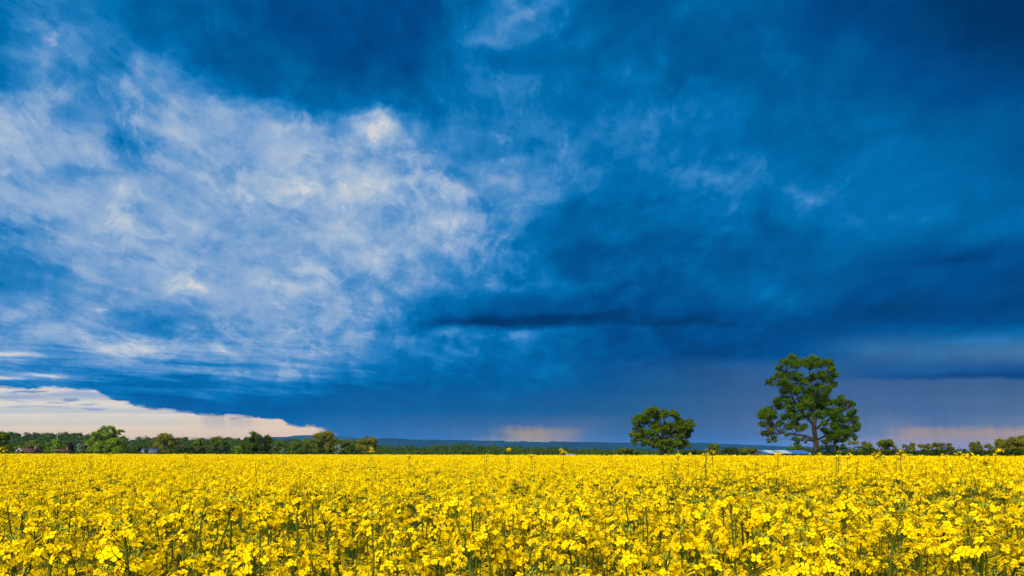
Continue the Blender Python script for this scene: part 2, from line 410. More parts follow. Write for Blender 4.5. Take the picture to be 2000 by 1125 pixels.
def solid(name, cols, scale=4.0, rough=0.8, coord='Object', stretch=(1, 1, 1), spec=0.2):
    """painted, tiled or earthy surface with uneven colour"""
    m = bpy.data.materials.new(name)
    m.use_nodes = True
    m.node_tree.nodes.clear()
    N = NT(m.node_tree)
    tc = N.node('ShaderNodeTexCoord')
    mp = N.node('ShaderNodeMapping')
    mp.inputs['Scale'].default_value = stretch
    N.l.new(tc.outputs[coord], mp.inputs[0])
    fac = N.step(N.noise(mp.outputs[0], scale, 6, 0.65).outputs['Fac'], 0.3, 0.7, 0, 1, 'LINEAR')
    c = N.ramp(fac, [(i / max(1, len(cols) - 1), col) for i, col in enumerate(cols)]).outputs[0]
    b = N.node('ShaderNodeBsdfPrincipled')
    N.l.new(c, b.inputs['Base Color'])
    b.inputs['Roughness'].default_value = rough
    b.inputs['Specular IOR Level'].default_value = spec
    out = N.node('ShaderNodeOutputMaterial')
    N.l.new(b.outputs[0], out.inputs[0])
    return m


M_PETAL = leafy('rape_petal', [(0.85, 0.52, 0.002), (0.88, 0.62, 0.003), (0.90, 0.71, 0.004)], trans=0.36, gloss=0.0)
M_BUD = leafy('rape_bud', [(0.16, 0.20, 0.008), (0.30, 0.30, 0.010)], trans=0.1, gloss=0.02)
M_STEM = leafy('rape_stem', [(0.042, 0.060, 0.004), (0.078, 0.098, 0.006)], trans=0.05, gloss=0.01)
M_RLEAF = leafy('rape_leaf', [(0.030, 0.048, 0.004), (0.05, 0.072, 0.005), (0.075, 0.10, 0.006)], trans=0.3, gloss=0.008)
M_BARK = solid('bark', [(0.028, 0.021, 0.012), (0.07, 0.052, 0.032)], 3.0, 0.9, 'Object', (1, 1, 0.3))
M_ASH = leafy('ash_leaf', [(0.030, 0.066, 0.003), (0.055, 0.105, 0.004), (0.095, 0.155, 0.007)], trans=0.35, nscale=0.5)
M_OAK = leafy('oak_leaf', [(0.046, 0.078, 0.002), (0.078, 0.118, 0.003), (0.12, 0.16, 0.005)], trans=0.35, nscale=0.6)
M_DARK = leafy('dark_leaf', [(0.022, 0.042, 0.003), (0.042, 0.070, 0.004), (0.07, 0.10, 0.005)], trans=0.3, nscale=0.3)
M_MID = leafy('mid_leaf', [(0.046, 0.072, 0.003), (0.084, 0.118, 0.004), (0.138, 0.165, 0.006)], trans=0.3, nscale=0.3)
M_BRIGHT = leafy('bright_leaf', [(0.0854, 0.1464, 0.0037), (0.1464, 0.2196, 0.0049), (0.2074, 0.2806, 0.0073)], trans=0.35, nscale=0.3)
M_OLIVE = leafy('olive_leaf', [(0.0915, 0.0952, 0.0061), (0.1464, 0.1464, 0.0073), (0.2074, 0.1952, 0.011)], trans=0.35, nscale=0.3)
M_COPPER = leafy('copper_leaf', [(0.022, 0.010, 0.010), (0.045, 0.018, 0.016)], trans=0.2, nscale=0.4)
M_GREY = leafy('greygreen_leaf', [(0.10, 0.15, 0.09), (0.17, 0.23, 0.15)], trans=0.3, nscale=0.4)
M_WOOD = leafy('wood_leaf', [(0.0272, 0.0545, 0.0046), (0.0472, 0.0817, 0.0054), (0.0772, 0.1134, 0.0073)], trans=0.25, nscale=0.08)
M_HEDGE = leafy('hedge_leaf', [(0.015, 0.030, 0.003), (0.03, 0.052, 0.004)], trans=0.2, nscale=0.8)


# ------------------------------------------------------------------ mesh building
class MB:
    """collects quads with a material slot each and links them as one mesh object"""
    def __init__(self):
        self.V, self.Q, self.M, self.n = [], [], [], 0

    def add(self, V, Q, mat=0):
        V = np.asarray(V, float).reshape(-1, 3)
        Q = np.asarray(Q, int).reshape(-1, 4)
        self.V.append(V)
        self.Q.append(Q + self.n)
        self.M.append(np.full(len(Q), mat, int))
        self.n += len(V)

    def arrays(self):
        return np.concatenate(self.V), np.concatenate(self.Q), np.concatenate(self.M)

    def mesh(self, name, mats, origin=(0, 0, 0), smooth=False):
        V, Q, M = self.arrays()
        return make_mesh(name, V - np.asarray(origin), Q, M, mats, smooth)


def make_mesh(name, V, Q, M, mats, smooth=False):
    me = bpy.data.meshes.new(name)
    me.vertices.add(len(V))
    me.vertices.foreach_set('co', np.ascontiguousarray(V, np.float32).ravel())
    me.loops.add(len(Q) * 4)
    me.loops.foreach_set('vertex_index', np.ascontiguousarray(Q, np.int32).ravel())
    me.polygons.add(len(Q))
    me.polygons.foreach_set('loop_start', np.arange(0, len(Q) * 4, 4, dtype=np.int32))
    me.polygons.foreach_set('material_index', np.ascontiguousarray(M, np.int32))
    if smooth:
        me.polygons.foreach_set('use_smooth', np.ones(len(Q), bool))
    for m in mats:
        me.materials.append(m)
    me.update(calc_edges=True)
    return me


def obj(name, me, parent=None, loc=None):
    o = bpy.data.objects.new(name, me)
    COL.objects.link(o)
    if parent is not None:
        o.parent = parent
    if loc is not None:
        o.location = loc
    return o


def tag(o, label, cat, group=None, kind=None):
    if label:
        o['label'] = label
    if cat:
        o['category'] = cat
    if group:
        o['group'] = group
    if kind:
        o['kind'] = kind
    return o


def thing(name, label, cat, loc=(0, 0, 0), group=None, rotz=0.0):
    o = bpy.data.objects.new(name, None)
    o.empty_display_size = 0.3
    COL.objects.link(o)
    o.location = loc
    o.rotation_euler = (0, 0, rotz)
    return tag(o, label, cat, group)


def tube(mb, pts, rad, sides=5, mat=0):
    pts = np.asarray(pts, float)
    n = len(pts)
    rad = np.broadcast_to(np.asarray(rad, float), (n,))
    d = np.gradient(pts, axis=0)
    d /= np.linalg.norm(d, axis=1)[:, None] + 1e-9
    ref = np.array([0.31, 0.95, 0.05])
    a = np.cross(d, ref)
    bad = np.linalg.norm(a, axis=1) < 0.2
    a[bad] = np.cross(d[bad], np.array([1.0, 0, 0]))
    a /= np.linalg.norm(a, axis=1)[:, None]
    b = np.cross(d, a)
    th = np.arange(sides) * 2 * PI / sides
    ring = a[:, None, :] * np.cos(th)[None, :, None] + b[:, None, :] * np.sin(th)[None, :, None]
    V = pts[:, None, :] + ring * rad[:, None, None]
    Q = []
    for i in range(n - 1):
        for j in range(sides):
            k = (j + 1) % sides
            Q.append((i * sides + j, i * sides + k, (i + 1) * sides + k, (i + 1) * sides + j))
    mb.add(V.reshape(-1, 3), Q, mat)


def curve_pts(ctrl, n):
    """smooth path through control points"""
    c = np.asarray(ctrl, float)
    if len(c) == 2:
        t = np.linspace(0, 1, n)[:, None]
        return c[0] * (1 - t) + c[1] * t
    p = np.vstack([2 * c[0] - c[1], c, 2 * c[-1] - c[-2]])
    out = []
    ts = np.linspace(0, len(c) - 1 - 1e-6, n)
    for t in ts:
        i = int(t)
        f = t - i
        a, b, d, e = p[i], p[i + 1], p[i + 2], p[i + 3]
        out.append(0.5 * ((2 * b) + (-a + d) * f + (2 * a - 5 * b + 4 * d - e) * f * f + (-a + 3 * b - 3 * d + e) * f ** 3))
    return np.array(out)


def box(mb, x0, x1, y0, y1, z0, z1, mat=0):
    V = [(x0, y0, z0), (x1, y0, z0), (x1, y1, z0), (x0, y1, z0), (x0, y0, z1), (x1, y0, z1), (x1, y1, z1), (x0, y1, z1)]
    mb.add(V, [(0, 3, 2, 1), (4, 5, 6, 7), (0, 1, 5, 4), (1, 2, 6, 5), (2, 3, 7, 6), (3, 0, 4, 7)], mat)


def unit(n, r=rng):
    v = r.normal(size=(n, 3))
    return v / np.linalg.norm(v, axis=1)[:, None]


def at(u, v, Y):
    return np.array([(u - 1000.0) / F * Y, Y, CAM_Z + (EYE_V - v) / F * Y])


# ------------------------------------------------------------------ terrain
FIELD_END = 112.0


def sstep(x, a, b):
    t = np.clip((x - a) / (b - a), 0, 1)
    return t * t * (3 - 2 * t)


def field_z(x, y):
    x = np.asarray(x, float); y = np.asarray(y, float)
    yc = np.clip(y, 0, FIELD_END)
    return -(yc / 110.0) * (0.22 + 0.22 * np.clip(x / 75.0, -1, 1))


def ground_z(x, y):
    x = np.asarray(x, float); y = np.asarray(y, float)
    f = field_z(x, y)
    t = sstep(y, FIELD_END + 2, 230)
    low = -1.3 - 2.2 * sstep(x, -60, 60)
    z = f * (1 - t) + low * t
    rise = 7.5 * sstep(y, 440, 640) * sstep(-x, 60, 220)
    return z + rise


def grid_mesh(name, xs, ys, zf, mat, smooth=True):
    X, Y = np.meshgrid(xs, ys)
    Z = zf(X, Y)
    V = np.stack([X, Y, Z], -1).reshape(-1, 3)
    nx, ny = len(xs), len(ys)
    i = np.arange(nx - 1)[None, :] + np.arange(ny - 1)[:, None] * nx
    Q = np.stack([i, i + 1, i + nx + 1, i + nx], -1).reshape(-1, 4)
    return make_mesh(name, V, Q, np.zeros(len(Q), int), [mat], smooth)


M_GROUND = solid('meadow', [(0.03, 0.05, 0.012), (0.06, 0.085, 0.02), (0.09, 0.10, 0.035)], 0.02, 0.95, spec=0.0)
M_SOIL = solid('crop_floor', [(0.03, 0.028, 0.012), (0.035, 0.05, 0.014), (0.05, 0.07, 0.016)], 6.0, 0.95, spec=0.0)
xs = np.concatenate([[-13000, -8000, -4000, -2000, -1000], np.arange(-600, 601, 20.0), [1000, 2000, 4000, 8000, 13000]])
ys = np.concatenate([[-300, -100, -40], np.arange(-20, 120, 10.0), np.arange(120, 720, 15.0), [900, 1300, 2000, 4000, 8000, 14000]])
g = obj('ground', grid_mesh('ground', xs, ys, lambda X, Y: ground_z(X, Y) - 0.02, M_GROUND))
tag(g, 'low green farmland stretching away behind the yellow crop', None, kind='structure')
fs = obj('field_soil', grid_mesh('field_soil', np.arange(-110, 111, 5.0), np.arange(-12, FIELD_END + 0.5, 4.0), lambda X, Y: field_z(X, Y), M_SOIL))
tag(fs, 'dark soil and low leaves under the flowering crop', None, kind='structure')

# distant ridges
M_HILL = solid('hill_wood_cloud_shade', [(0.008, 0.018, 0.008), (0.014, 0.028, 0.010), (0.022, 0.04, 0.014)], 0.004, 1.0, spec=0.0)  # woodland green, with the storm cloud's shadow put into the colour as extra darkness


def ridge(name, label, prof, Y, depth, bump, patch=None):
    us = np.arange(prof[0][0], prof[-1][0] + 0.1, 1.5)
    tops = np.interp(us, [p[0] for p in prof], [p[1] for p in prof])
    tops = tops - 0.5 * bump * (rng.random(len(us)) + np.repeat(rng.random(len(us) // 6 + 1), 6)[:len(us)])
    xsr = (us - 1000.0) / F * Y
    hz = CAM_Z + (EYE_V - tops) / F * Y
    tt = np.array([-1.0, -0.7, -0.4, -0.2, -0.08, 0.0, 0.3, 0.7, 1.0])
    hh = np.array([0.0, 0.34, 0.66, 0.84, 0.93, 1.0, 0.8, 0.3, 0.0])
    V = []
    for t, h in zip(tt, hh):
        jit = 0.02 * (rng.random(len(us)) - 0.5) if 0 < h < 1 else 0
        V.append(np.stack([xsr, np.full(len(us), Y + t * depth), -4.2 + (hz + 4.2) * (h + jit)], -1))
    V = np.concatenate(V)
    nx = len(us)
    i = np.arange(nx - 1)[None, :] + np.arange(len(tt) - 1)[:, None] * nx
    Q = np.stack([i, i + 1, i + nx + 1, i + nx], -1).reshape(-1, 4)
    M = np.zeros(len(Q), int)
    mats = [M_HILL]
    if patch:
        mats.append(M_PALE)
        c = V[Q].mean(1)
        uu = 1000 + c[:, 0] / c[:, 1] * F
        k = np.arange(len(Q)) // (nx - 1)
        for (ua, ub, ka, kb) in patch:
            M[(uu > ua) & (uu < ub) & (k >= ka) & (k <= kb)] = 1
    o = obj(name, make_mesh(name, V, Q, M, mats, False))
    return tag(o, label, None, kind='structure')


M_PALE = solid('hill_pasture', [(0.16, 0.19, 0.10), (0.22, 0.24, 0.13)], 0.01, 1.0, spec=0.0)
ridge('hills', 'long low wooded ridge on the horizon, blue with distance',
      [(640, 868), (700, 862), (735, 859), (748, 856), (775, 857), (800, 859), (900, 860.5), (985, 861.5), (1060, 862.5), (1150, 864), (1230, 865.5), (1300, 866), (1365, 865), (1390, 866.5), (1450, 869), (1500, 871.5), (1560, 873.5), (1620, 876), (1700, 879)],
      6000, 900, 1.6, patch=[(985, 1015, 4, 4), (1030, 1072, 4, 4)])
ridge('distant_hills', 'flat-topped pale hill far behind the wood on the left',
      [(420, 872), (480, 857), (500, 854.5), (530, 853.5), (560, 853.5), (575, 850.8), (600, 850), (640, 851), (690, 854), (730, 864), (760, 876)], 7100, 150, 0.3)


# ------------------------------------------------------------------ rapeseed
def rot_to(n):
    """rotation matrices that turn +z onto each row of n (with a random roll)"""
    n = n / np.linalg.norm(n, axis=1)[:, None]
    k = len(n)
    t = rng.normal(size=(k, 3))
    a = np.cross(n, t)
    a /= np.linalg.norm(a, axis=1)[:, None] + 1e-9
    b = np.cross(n, a)
    return np.stack([a, b, n], -1)      # columns


def stamp(tV, tQ, R, T, S):
    """copies of a small shape: N rotations, places and sizes"""
    V = np.einsum('nij,vj->nvi', R, tV) * S[:, None, None] + T[:, None, :]
    Q = tQ[None] + (np.arange(len(T)) * len(tV))[:, None, None]
    return V.reshape(-1, 3), Q.reshape(-1, 4)


def flower_shape(hi):
    """four petals in a cross, one unit across"""
    V, Q = [], []
    for k in range(4):
        a = k * PI / 2 + 0.1 * (k % 2)
        c, s = math.cos(a), math.sin(a)
        if hi:
            pts = [(0.03, 0, 0), (0.26, -0.20, 0.06), (0.44, -0.17, 0.05), (0.51, 0, 0.02), (0.44, 0.17, 0.05), (0.26, 0.20, 0.06)]
            q = [(0, 1, 2, 3), (0, 3, 4, 5)]
        else:
            pts = [(0.02, 0, 0), (0.33, -0.22, 0.05), (0.52, 0, 0.02), (0.33, 0.22, 0.05)]
            q = [(0, 1, 2, 3)]
        b = len(V)
        for x, y, z in pts:
            V.append((x * c - y * s, x * s + y * c, z))
        for t in q:
            Q.append(tuple(i + b for i in t))
    return np.array(V), np.array(Q)


FL_HI, FL_LO = flower_shape(True), flower_shape(False)
FL_ONE = (np.array([(-.5, -.12, .03), (.1, -.5, .0), (.5, .12, .03), (-.1, .5, 0)]), np.array([(0, 1, 2, 3)]))
BUD_V = np.array([(0, 0, -.5), (.28, 0, 0), (0, .28, 0), (-.28, 0, 0), (0, -.28, 0), (0, 0, .5)])
BUD_Q = np.array([(0, 2, 1, 0), (0, 3, 2, 0), (0, 4, 3, 0), (0, 1, 4, 0)])


def bud(mb, p, d, size, mat):
    R = rot_to(np.array([d]))[0]
    pts = [p - R[:, 2] * size * 0.5, p - R[:, 2] * size * 0.1, p + R[:, 2] * size * 0.3, p + R[:, 2] * size * 0.5]
    tube(mb, pts, [size * .08, size * .24, size * .2, size * .03], 4, mat)


def head_points(k, r, h):
    """flower places and facings over a dome-topped raceme"""
    u = unit(k)
    u[:, 2] = np.abs(u[:, 2]) * 1.0 - 0.25
    p = u * np.array([r, r, h]) * (0.75 + 0.35 * rng.random((k, 1)))
    nrm = u + np.array([0, 0, 0.55]) + 0.35 * rng.normal(size=(k, 3))
    return p, nrm


def head_mesh(i):
    """one close-up flower head, base of the raceme at the origin"""
    mb = MB()
    k = int(rng.integers(18, 30))
    r, h = rng.uniform(0.030, 0.046), rng.uniform(0.030, 0.050)
    p, nrm = head_points(k, r, h)
    p[:, 2] += 0.035
    V, Q = stamp(*FL_HI, rot_to(nrm), p, rng.uniform(0.015, 0.0205, k))
    mb.add(V, Q, 0)
    for q in p:                                     # pedicels
        z0 = max(0.0, q[2] - 0.022)
        tube(mb, [(0, 0, z0), (q[0] * .6, q[1] * .6, (z0 + q[2]) / 2), q], 0.0007, 3, 1)
    for _ in range(9):                              # buds in the crown of the raceme
        d = unit(1)[0]; d[2] = abs(d[2]) + 0.4
        c = np.array([d[0] * 0.010, d[1] * 0.010, 0.035 + h * 0.85 + 0.008 * rng.random()])
        bud(mb, c, d, rng.uniform(0.006, 0.009), 2)
    tube(mb, [(0, 0, -0.002), (0, 0, 0.035 + h * 0.8)], [0.0021, 0.0012], 4, 1)
    return mb.mesh('flower_head', [M_PETAL, M_STEM, M_BUD])


HEADS = [head_mesh(i) for i in range(14)]


def green_head_mesh():
    """a raceme mostly in bud with a few open flowers below"""
    mb = MB()
    k = 9
    p, nrm = head_points(k, 0.034, 0.02)
    p[:, 2] += 0.02
    V, Q = stamp(*FL_HI, rot_to(nrm), p, rng.uniform(0.014, 0.019, k))
    mb.add(V, Q, 0)
    for q in p:
        tube(mb, [(0, 0, max(0, q[2] - .025)), (q[0] * .6, q[1] * .6, q[2] - .01), q], 0.0008, 3, 1)
    for _ in range(22):
        d = unit(1)[0]; d[2] = abs(d[2]) + 0.3
        d /= np.linalg.norm(d)
        c = d * np.array([0.018, 0.018, 0.022]) + np.array([0, 0, 0.045])
        tube(mb, [(0, 0, 0.03), c], 0.0007, 3, 1)
        bud(mb, c, d, rng.uniform(0.006, 0.009), 2)
    tube(mb, [(0, 0, -0.002), (0, 0, 0.05)], [0.0022, 0.0012], 4, 1)
    return mb.mesh('flower_head', [M_PETAL, M_STEM, M_BUD])


GREEN_HEADS = [green_head_mesh() for _ in range(3)]
LEAF_V = np.array([(0, 0, 0), (.30, -.16, .05), (.30, 0, .02), (.30, .16, .05), (.7, -.11, -.02), (.7, 0, -.05), (.7, .11, -.02), (1, 0, -.18)])
LEAF_Q = np.array([(0, 1, 2, 0), (0, 2, 3, 0), (1, 4, 5, 2), (2, 5, 6, 3), (4, 7, 5, 4), (5, 7, 6, 5)])
LEAF_V = np.array([(0, -.02, 0), (0, .02, 0), (.32, -.15, .06), (.32, .15, .06), (.7, -.11, -.02), (.7, .11, -.02), (1, -.01, -.18), (1, .01, -.18)])
LEAF_Q = np.array([(0, 2, 3, 1), (2, 4, 5, 3), (4, 6, 7, 5)])


def leaf_rot(k):
    az = rng.uniform(0, 2 * PI, k)
    up = rng.uniform(-0.3, 0.9, k)
    X = np.stack([np.cos(az) * np.cos(up), np.sin(az) * np.cos(up), np.sin(up)], -1)
    Yv = np.stack([-np.sin(az), np.cos(az), rng.uniform(-.3, .3, k)], -1)
    Yv /= np.linalg.norm(Yv, axis=1)[:, None]
    Z = np.cross(X, Yv)
    return np.stack([X, Yv, Z], -1)


def plant_kind(i):
    """a plant 1 m tall to its main raceme: branched stem with pods, leaves, and where its heads sit"""
    st, lf, heads = MB(), MB(), []
    bend = rng.normal(0, 0.035, 2)
    main = curve_pts([(0, 0, 0), (bend[0] * .3, bend[1] * .3, .4), (bend[0], bend[1], .75), (bend[0] * 1.4, bend[1] * 1.4, 1.0)], 9)
    tube(st, main, np.linspace(0.0062, 0.0022, 9), 5, 0)
    heads.append((main[-1], rng.normal(0, .12, 2), rng.uniform(0.95, 1.25)))

    def pods(path, f0, f1, n):
        for _ in range(n):
            f = rng.uniform(f0, f1)
            j = f * (len(path) - 1)
            a = int(j)
            p = path[a] + (path[min(a + 1, len(path) - 1)] - path[a]) * (j - a)
            az = rng.uniform(0, 2 * PI)
            d = np.array([math.cos(az), math.sin(az), rng.uniform(.25, .7)])
            d /= np.linalg.norm(d)
            L = rng.uniform(.018, .042)
            tube(st, [p, p + d * L * .45, p + d * L + np.array([0, 0, L * .2])], [0.0008, 0.0011, 0.0005], 3, 0)
    pods(main, .84, .985, int(rng.integers(6, 14)))
    nb = int(rng.integers(5, 9))
    for b in range(nb):
        f = rng.uniform(.48, .80)
        p = main[int(f * 8)]
        az = b * 2.4 + rng.uniform(-.5, .5)
        out = rng.uniform(.06, .15)
        topz = rng.uniform(.80, 1.0)
        e = np.array([p[0] + math.cos(az) * out, p[1] + math.sin(az) * out, topz])
        mid = p * .45 + e * .55 + np.array([math.cos(az) * out * .28, math.sin(az) * out * .28, -.04])
        path = curve_pts([p, mid, e], 7)
        tube(st, path, np.linspace(0.0034, 0.0018, 7), 4, 0)
        pods(path, .6, .97, int(rng.integers(3, 9)))
        heads.append((e, rng.normal(0, .18, 2), rng.uniform(.75, 1.1)))
    k = int(rng.integers(7, 11))
    zs = rng.uniform(.25, .82, k)
    T = np.stack([np.interp(zs, main[:, 2], main[:, 0]), np.interp(zs, main[:, 2], main[:, 1]), zs], -1)
    V, Q = stamp(LEAF_V, LEAF_Q, leaf_rot(k), T, rng.uniform(.06, .16, k) * (1.25 - zs))
    lf.add(V, Q, 0)
    return st.mesh('stem', [M_STEM]), lf.mesh('foliage', [M_RLEAF]), heads


PLANTS = [plant_kind(i) for i in range(12)]


def bare_kind():
    """a taller plant, its upper stem bare but for one open head"""
    st, lf, heads = MB(), MB(), []
    b = rng.normal(0, .05, 2)
    main = curve_pts([(0, 0, 0), (b[0] * .2, b[1] * .2, .4), (b[0] * .6, b[1] * .6, .75), (b[0] * 1.5, b[1] * 1.5, 1.0)], 10)
    tube(st, main, np.linspace(0.0062, 0.0026, 10), 5, 0)
    heads.append((main[-1], rng.normal(0, .1, 2), 1.1))
    for s in range(3):
        p = main[7 + s % 2]
        az = rng.uniform(0, 2 * PI)
        e = p + np.array([math.cos(az) * .035, math.sin(az) * .035, .06 + .06 * rng.random()])
        path = curve_pts([p, (p + e) / 2 + np.array([math.cos(az) * .02, math.sin(az) * .02, -.01]), e], 6)
        tube(st, path, np.linspace(.0028, .0016, 6), 4, 0)
        heads.append((e, rng.normal(0, .15, 2), .8))
    k = 5
    zs = rng.uniform(.3, .75, k)
    T = np.stack([np.interp(zs, main[:, 2], main[:, 0]), np.interp(zs, main[:, 2], main[:, 1]), zs], -1)
    V, Q = stamp(LEAF_V, LEAF_Q, leaf_rot(k), T, rng.uniform(.05, .11, k))
    lf.add(V, Q, 0)
    return st.mesh('stem', [M_STEM]), lf.mesh('foliage', [M_RLEAF]), heads


BARE = [bare_kind() for _ in range(5)]


def waves(x, y, seed, scale):
    """smooth patchiness"""
    r = np.random.default_rng(seed)
    out = 0
    for k in range(7):
        a = r.uniform(0, 2 * PI)
        f = scale * r.uniform(.6, 2.2)
        out = out + np.sin((x * math.cos(a) + y * math.sin(a)) * f + r.uniform(0, 6.28)) / 2.6
    return out


CANOPY = 1.33


def top_height(x, y):
    return CANOPY + field_z(x, y) + 0.045 * waves(x, y, 3, 1.6) + 0.03 * waves(x, y, 5, 5.0) + 0.085 * np.clip(x / (0.35 * np.maximum(y, 1.0)), -0.15, 1) * (1 - sstep(np.asarray(y, float), 6, 30))


def place_plant(kind, x, y, height, rz, name='rapeseed_plant', label=None, group=None, lean=(0, 0), green=False, slim=1.0):
    st, lf, heads = kind
    o = thing(name, label, 'rapeseed plant', (x, y, float(field_z(x, y))), group, rz)
    o.rotation_euler = (lean[0], lean[1], rz)
    w = (0.55 + 0.45 * height) * slim
    o.scale = (1, 1, 1)
    s = obj('stem', st, o); s.scale = (w, w, height)
    f = obj('foliage', lf, o); f.scale = (w, w, height)
    for (p, tilt, sc) in heads:
        if green and p is heads[0][0]:
            h = GREEN_HEADS[int(rng.integers(len(GREEN_HEADS)))]
        else:
            h = HEADS[int(rng.integers(len(HEADS)))] if rng.random() > 0.035 else GREEN_HEADS[int(rng.integers(len(GREEN_HEADS)))]
        c = obj('flower_head', h, o)
        c.location = (p[0] * w, p[1] * w, p[2] * height - 0.004)
        c.rotation_euler = (tilt[0], tilt[1], rng.uniform(0, 2 * PI))
        c.scale = (sc, sc, sc * rng.uniform(.85, 1.25))
    return o


# the front rows, plant by plant
NEAR_END = 3.45
spots = []
yv = 1.02
while yv < NEAR_END:
    half = 0.5 * 1.5 * yv * 1.06 + 0.22
    step = 0.19
    for xv in np.arange(-half, half, step):
        spots.append((xv + rng.uniform(-.085, .085), yv + rng.uniform(-.085, .085)))
    yv += 0.185
spots = [s for s in spots if 0.98 < s[1] < NEAR_END]
for i, (xx, yyy) in enumerate(spots):
    h = float(top_height(xx, yyy) - field_z(xx, yyy)) + rng.normal(0, 0.055)
    bare = rng.random() < 0.20
    if bare:
        h += rng.uniform(0.03, 0.11)
    cap = CAM_Z - 0.075 * yyy - 0.05
    if yyy < 1.5:
        cap = CAM_Z - (0.180 if yyy < 1.15 else 0.165) * yyy - 0.02 * rng.random()
    h = min(h, cap)
    kind = BARE[i % 5] if bare else PLANTS[int(rng.integers(12))]
    place_plant(kind, xx, yyy, h, rng.uniform(0, 2 * PI), label='yellow flowering rapeseed plant in the closest rows at the front of the field',
                group='rapeseed plants in the front rows', lean=(rng.normal(0, .05), rng.normal(0, .05)))
print('near plants', len(spots))

# taller plants whose heads stand clear of the crop
TALL = [
    (8, 876, 9.8, 'rapeseed plant poking above the crop line at the far left edge'),
    (176, 889, 12.2, 'thin leaning rapeseed sprig reaching the crop line left of the big hedgerow tree'),
    (221, 887, 14.0, 'rapeseed plant with a small round yellow top below the big hedgerow tree'),
    (366, 889, 11.4, 'straight dark-stemmed rapeseed plant reaching the crop line below the dark hedge'),
    (722, 879, 10.5, 'small yellow rapeseed sprig standing high before the blue ridge end'),
    (795, 889, 8.8, 'rapeseed plant with domed yellow head on the crop line before the middle wood'),
    (945, 887, 9.6, 'rapeseed plant with a tufted yellow top before the middle wood'),
    (987, 878, 9.5, 'highest thin rapeseed sprig before the middle wood, with a tiny yellow tip'),
    (1044, 886, 8.4, 'branched rapeseed plant with two yellow tips before the middle wood'),
    (1097, 882, 9.1, 'rapeseed sprig with a slanting yellow tip near the small pale shed'),
    (1326, 888, 6.8, 'rapeseed plant with a broad yellow head just right of the oak trunk'),
    (1371, 880, 6.6, 'high rapeseed sprig with a small flat yellow top right of the oak'),
    (1400, 880, 6.9, 'high rapeseed plant with a wide flat yellow top right of the oak, nearer the barn'),
    (1499, 884, 6.2, 'tall rapeseed plant whose yellow head stands before the left end of the barn'),
    (1634, 882, 5.7, 'tallest rapeseed plant with big greenish umbrella head under the tall tree'),
    (1711, 889, 6.5, 'rapeseed plant with a ragged yellow head right of the tall tree'),
    (1755, 889, 6.2, 'narrow rapeseed plant with a bright yellow knob before the right hedge'),
    (1789, 887, 5.4, 'rapeseed plant with a wide crowded yellow head before the right hedge'),
    (1903, 890, 5.7, 'rapeseed plant with a yellow double head before the right edge trees'),
]
for i, (u, v, Y, lab) in enumerate(TALL):
    p = at(u, v, Y)
    hgt = p[2] - float(field_z(p[0], Y)) - 0.055
    place_plant(BARE[i % 5] if u < 1300 else PLANTS[i % 12], p[0], Y, hgt, rng.uniform(0, 2 * PI), label=lab, group='tall rapeseed plants standing clear of the crop', green=(u == 1634), slim=.62 if u < 1300 else .9)


# the rest of the crop, beyond counting
def scatter(y0, y1, dens, margin=1.10):
    """random places inside the visible wedge between two distances"""
    half1 = 0.75 * y1 * margin + 2.2
    n = int(2 * half1 * (y1 - y0) * dens)
    x = rng.uniform(-half1, half1, n)
    y = rng.uniform(y0, y1, n)
    k = np.abs(x) < 0.75 * y * margin + 2.2
    x, y = x[k], y[k]
    keep = rng.random(len(x)) < np.clip(0.78 + 0.30 * waves(x, y, 9, 1.1), 0.25, 1)
    return x[keep], y[keep]


def ribbons(mb, p0, p1, w, mat):
    """thin upright strips facing anyhow: far stems"""
    n = len(p0)
    a = rng.uniform(0, PI, n)
    s = np.stack([np.cos(a), np.sin(a), np.zeros(n)], -1) * w
    V = np.stack([p0 - s, p0 + s, p1 + s * .6, p1 - s * .6], 1).reshape(-1, 3)
    mb.add(V, np.arange(n * 4).reshape(n, 4), mat)


def prisms(mb, p0, p1, r0, r1, mat):
    n = len(p0)
    off = rng.uniform(0, 2 * PI, n)
    mid = (p0 + p1) / 2 + rng.normal(0, .012, (n, 3)) * np.array([1, 1, 0])
    rings = []
    for p, r in ((p0, r0), (mid, (r0 + r1) / 2), (p1, r1)):
        for k in range(3):
            a = off + k * 2 * PI / 3
            rings.append(p + np.stack([np.cos(a), np.sin(a), 0 * a], -1) * r)
    V = np.stack(rings, 1)
    q = []
    for lv in range(2):
        for k in range(3):
            a, b = lv * 3 + k, lv * 3 + (k + 1) % 3
            q.append((a, b, b + 3, a + 3))
    Q = np.array(q)[None] + (np.arange(n) * 9)[:, None, None]
    mb.add(V.reshape(-1, 3), Q.reshape(-1, 4), mat)


crop = MB()


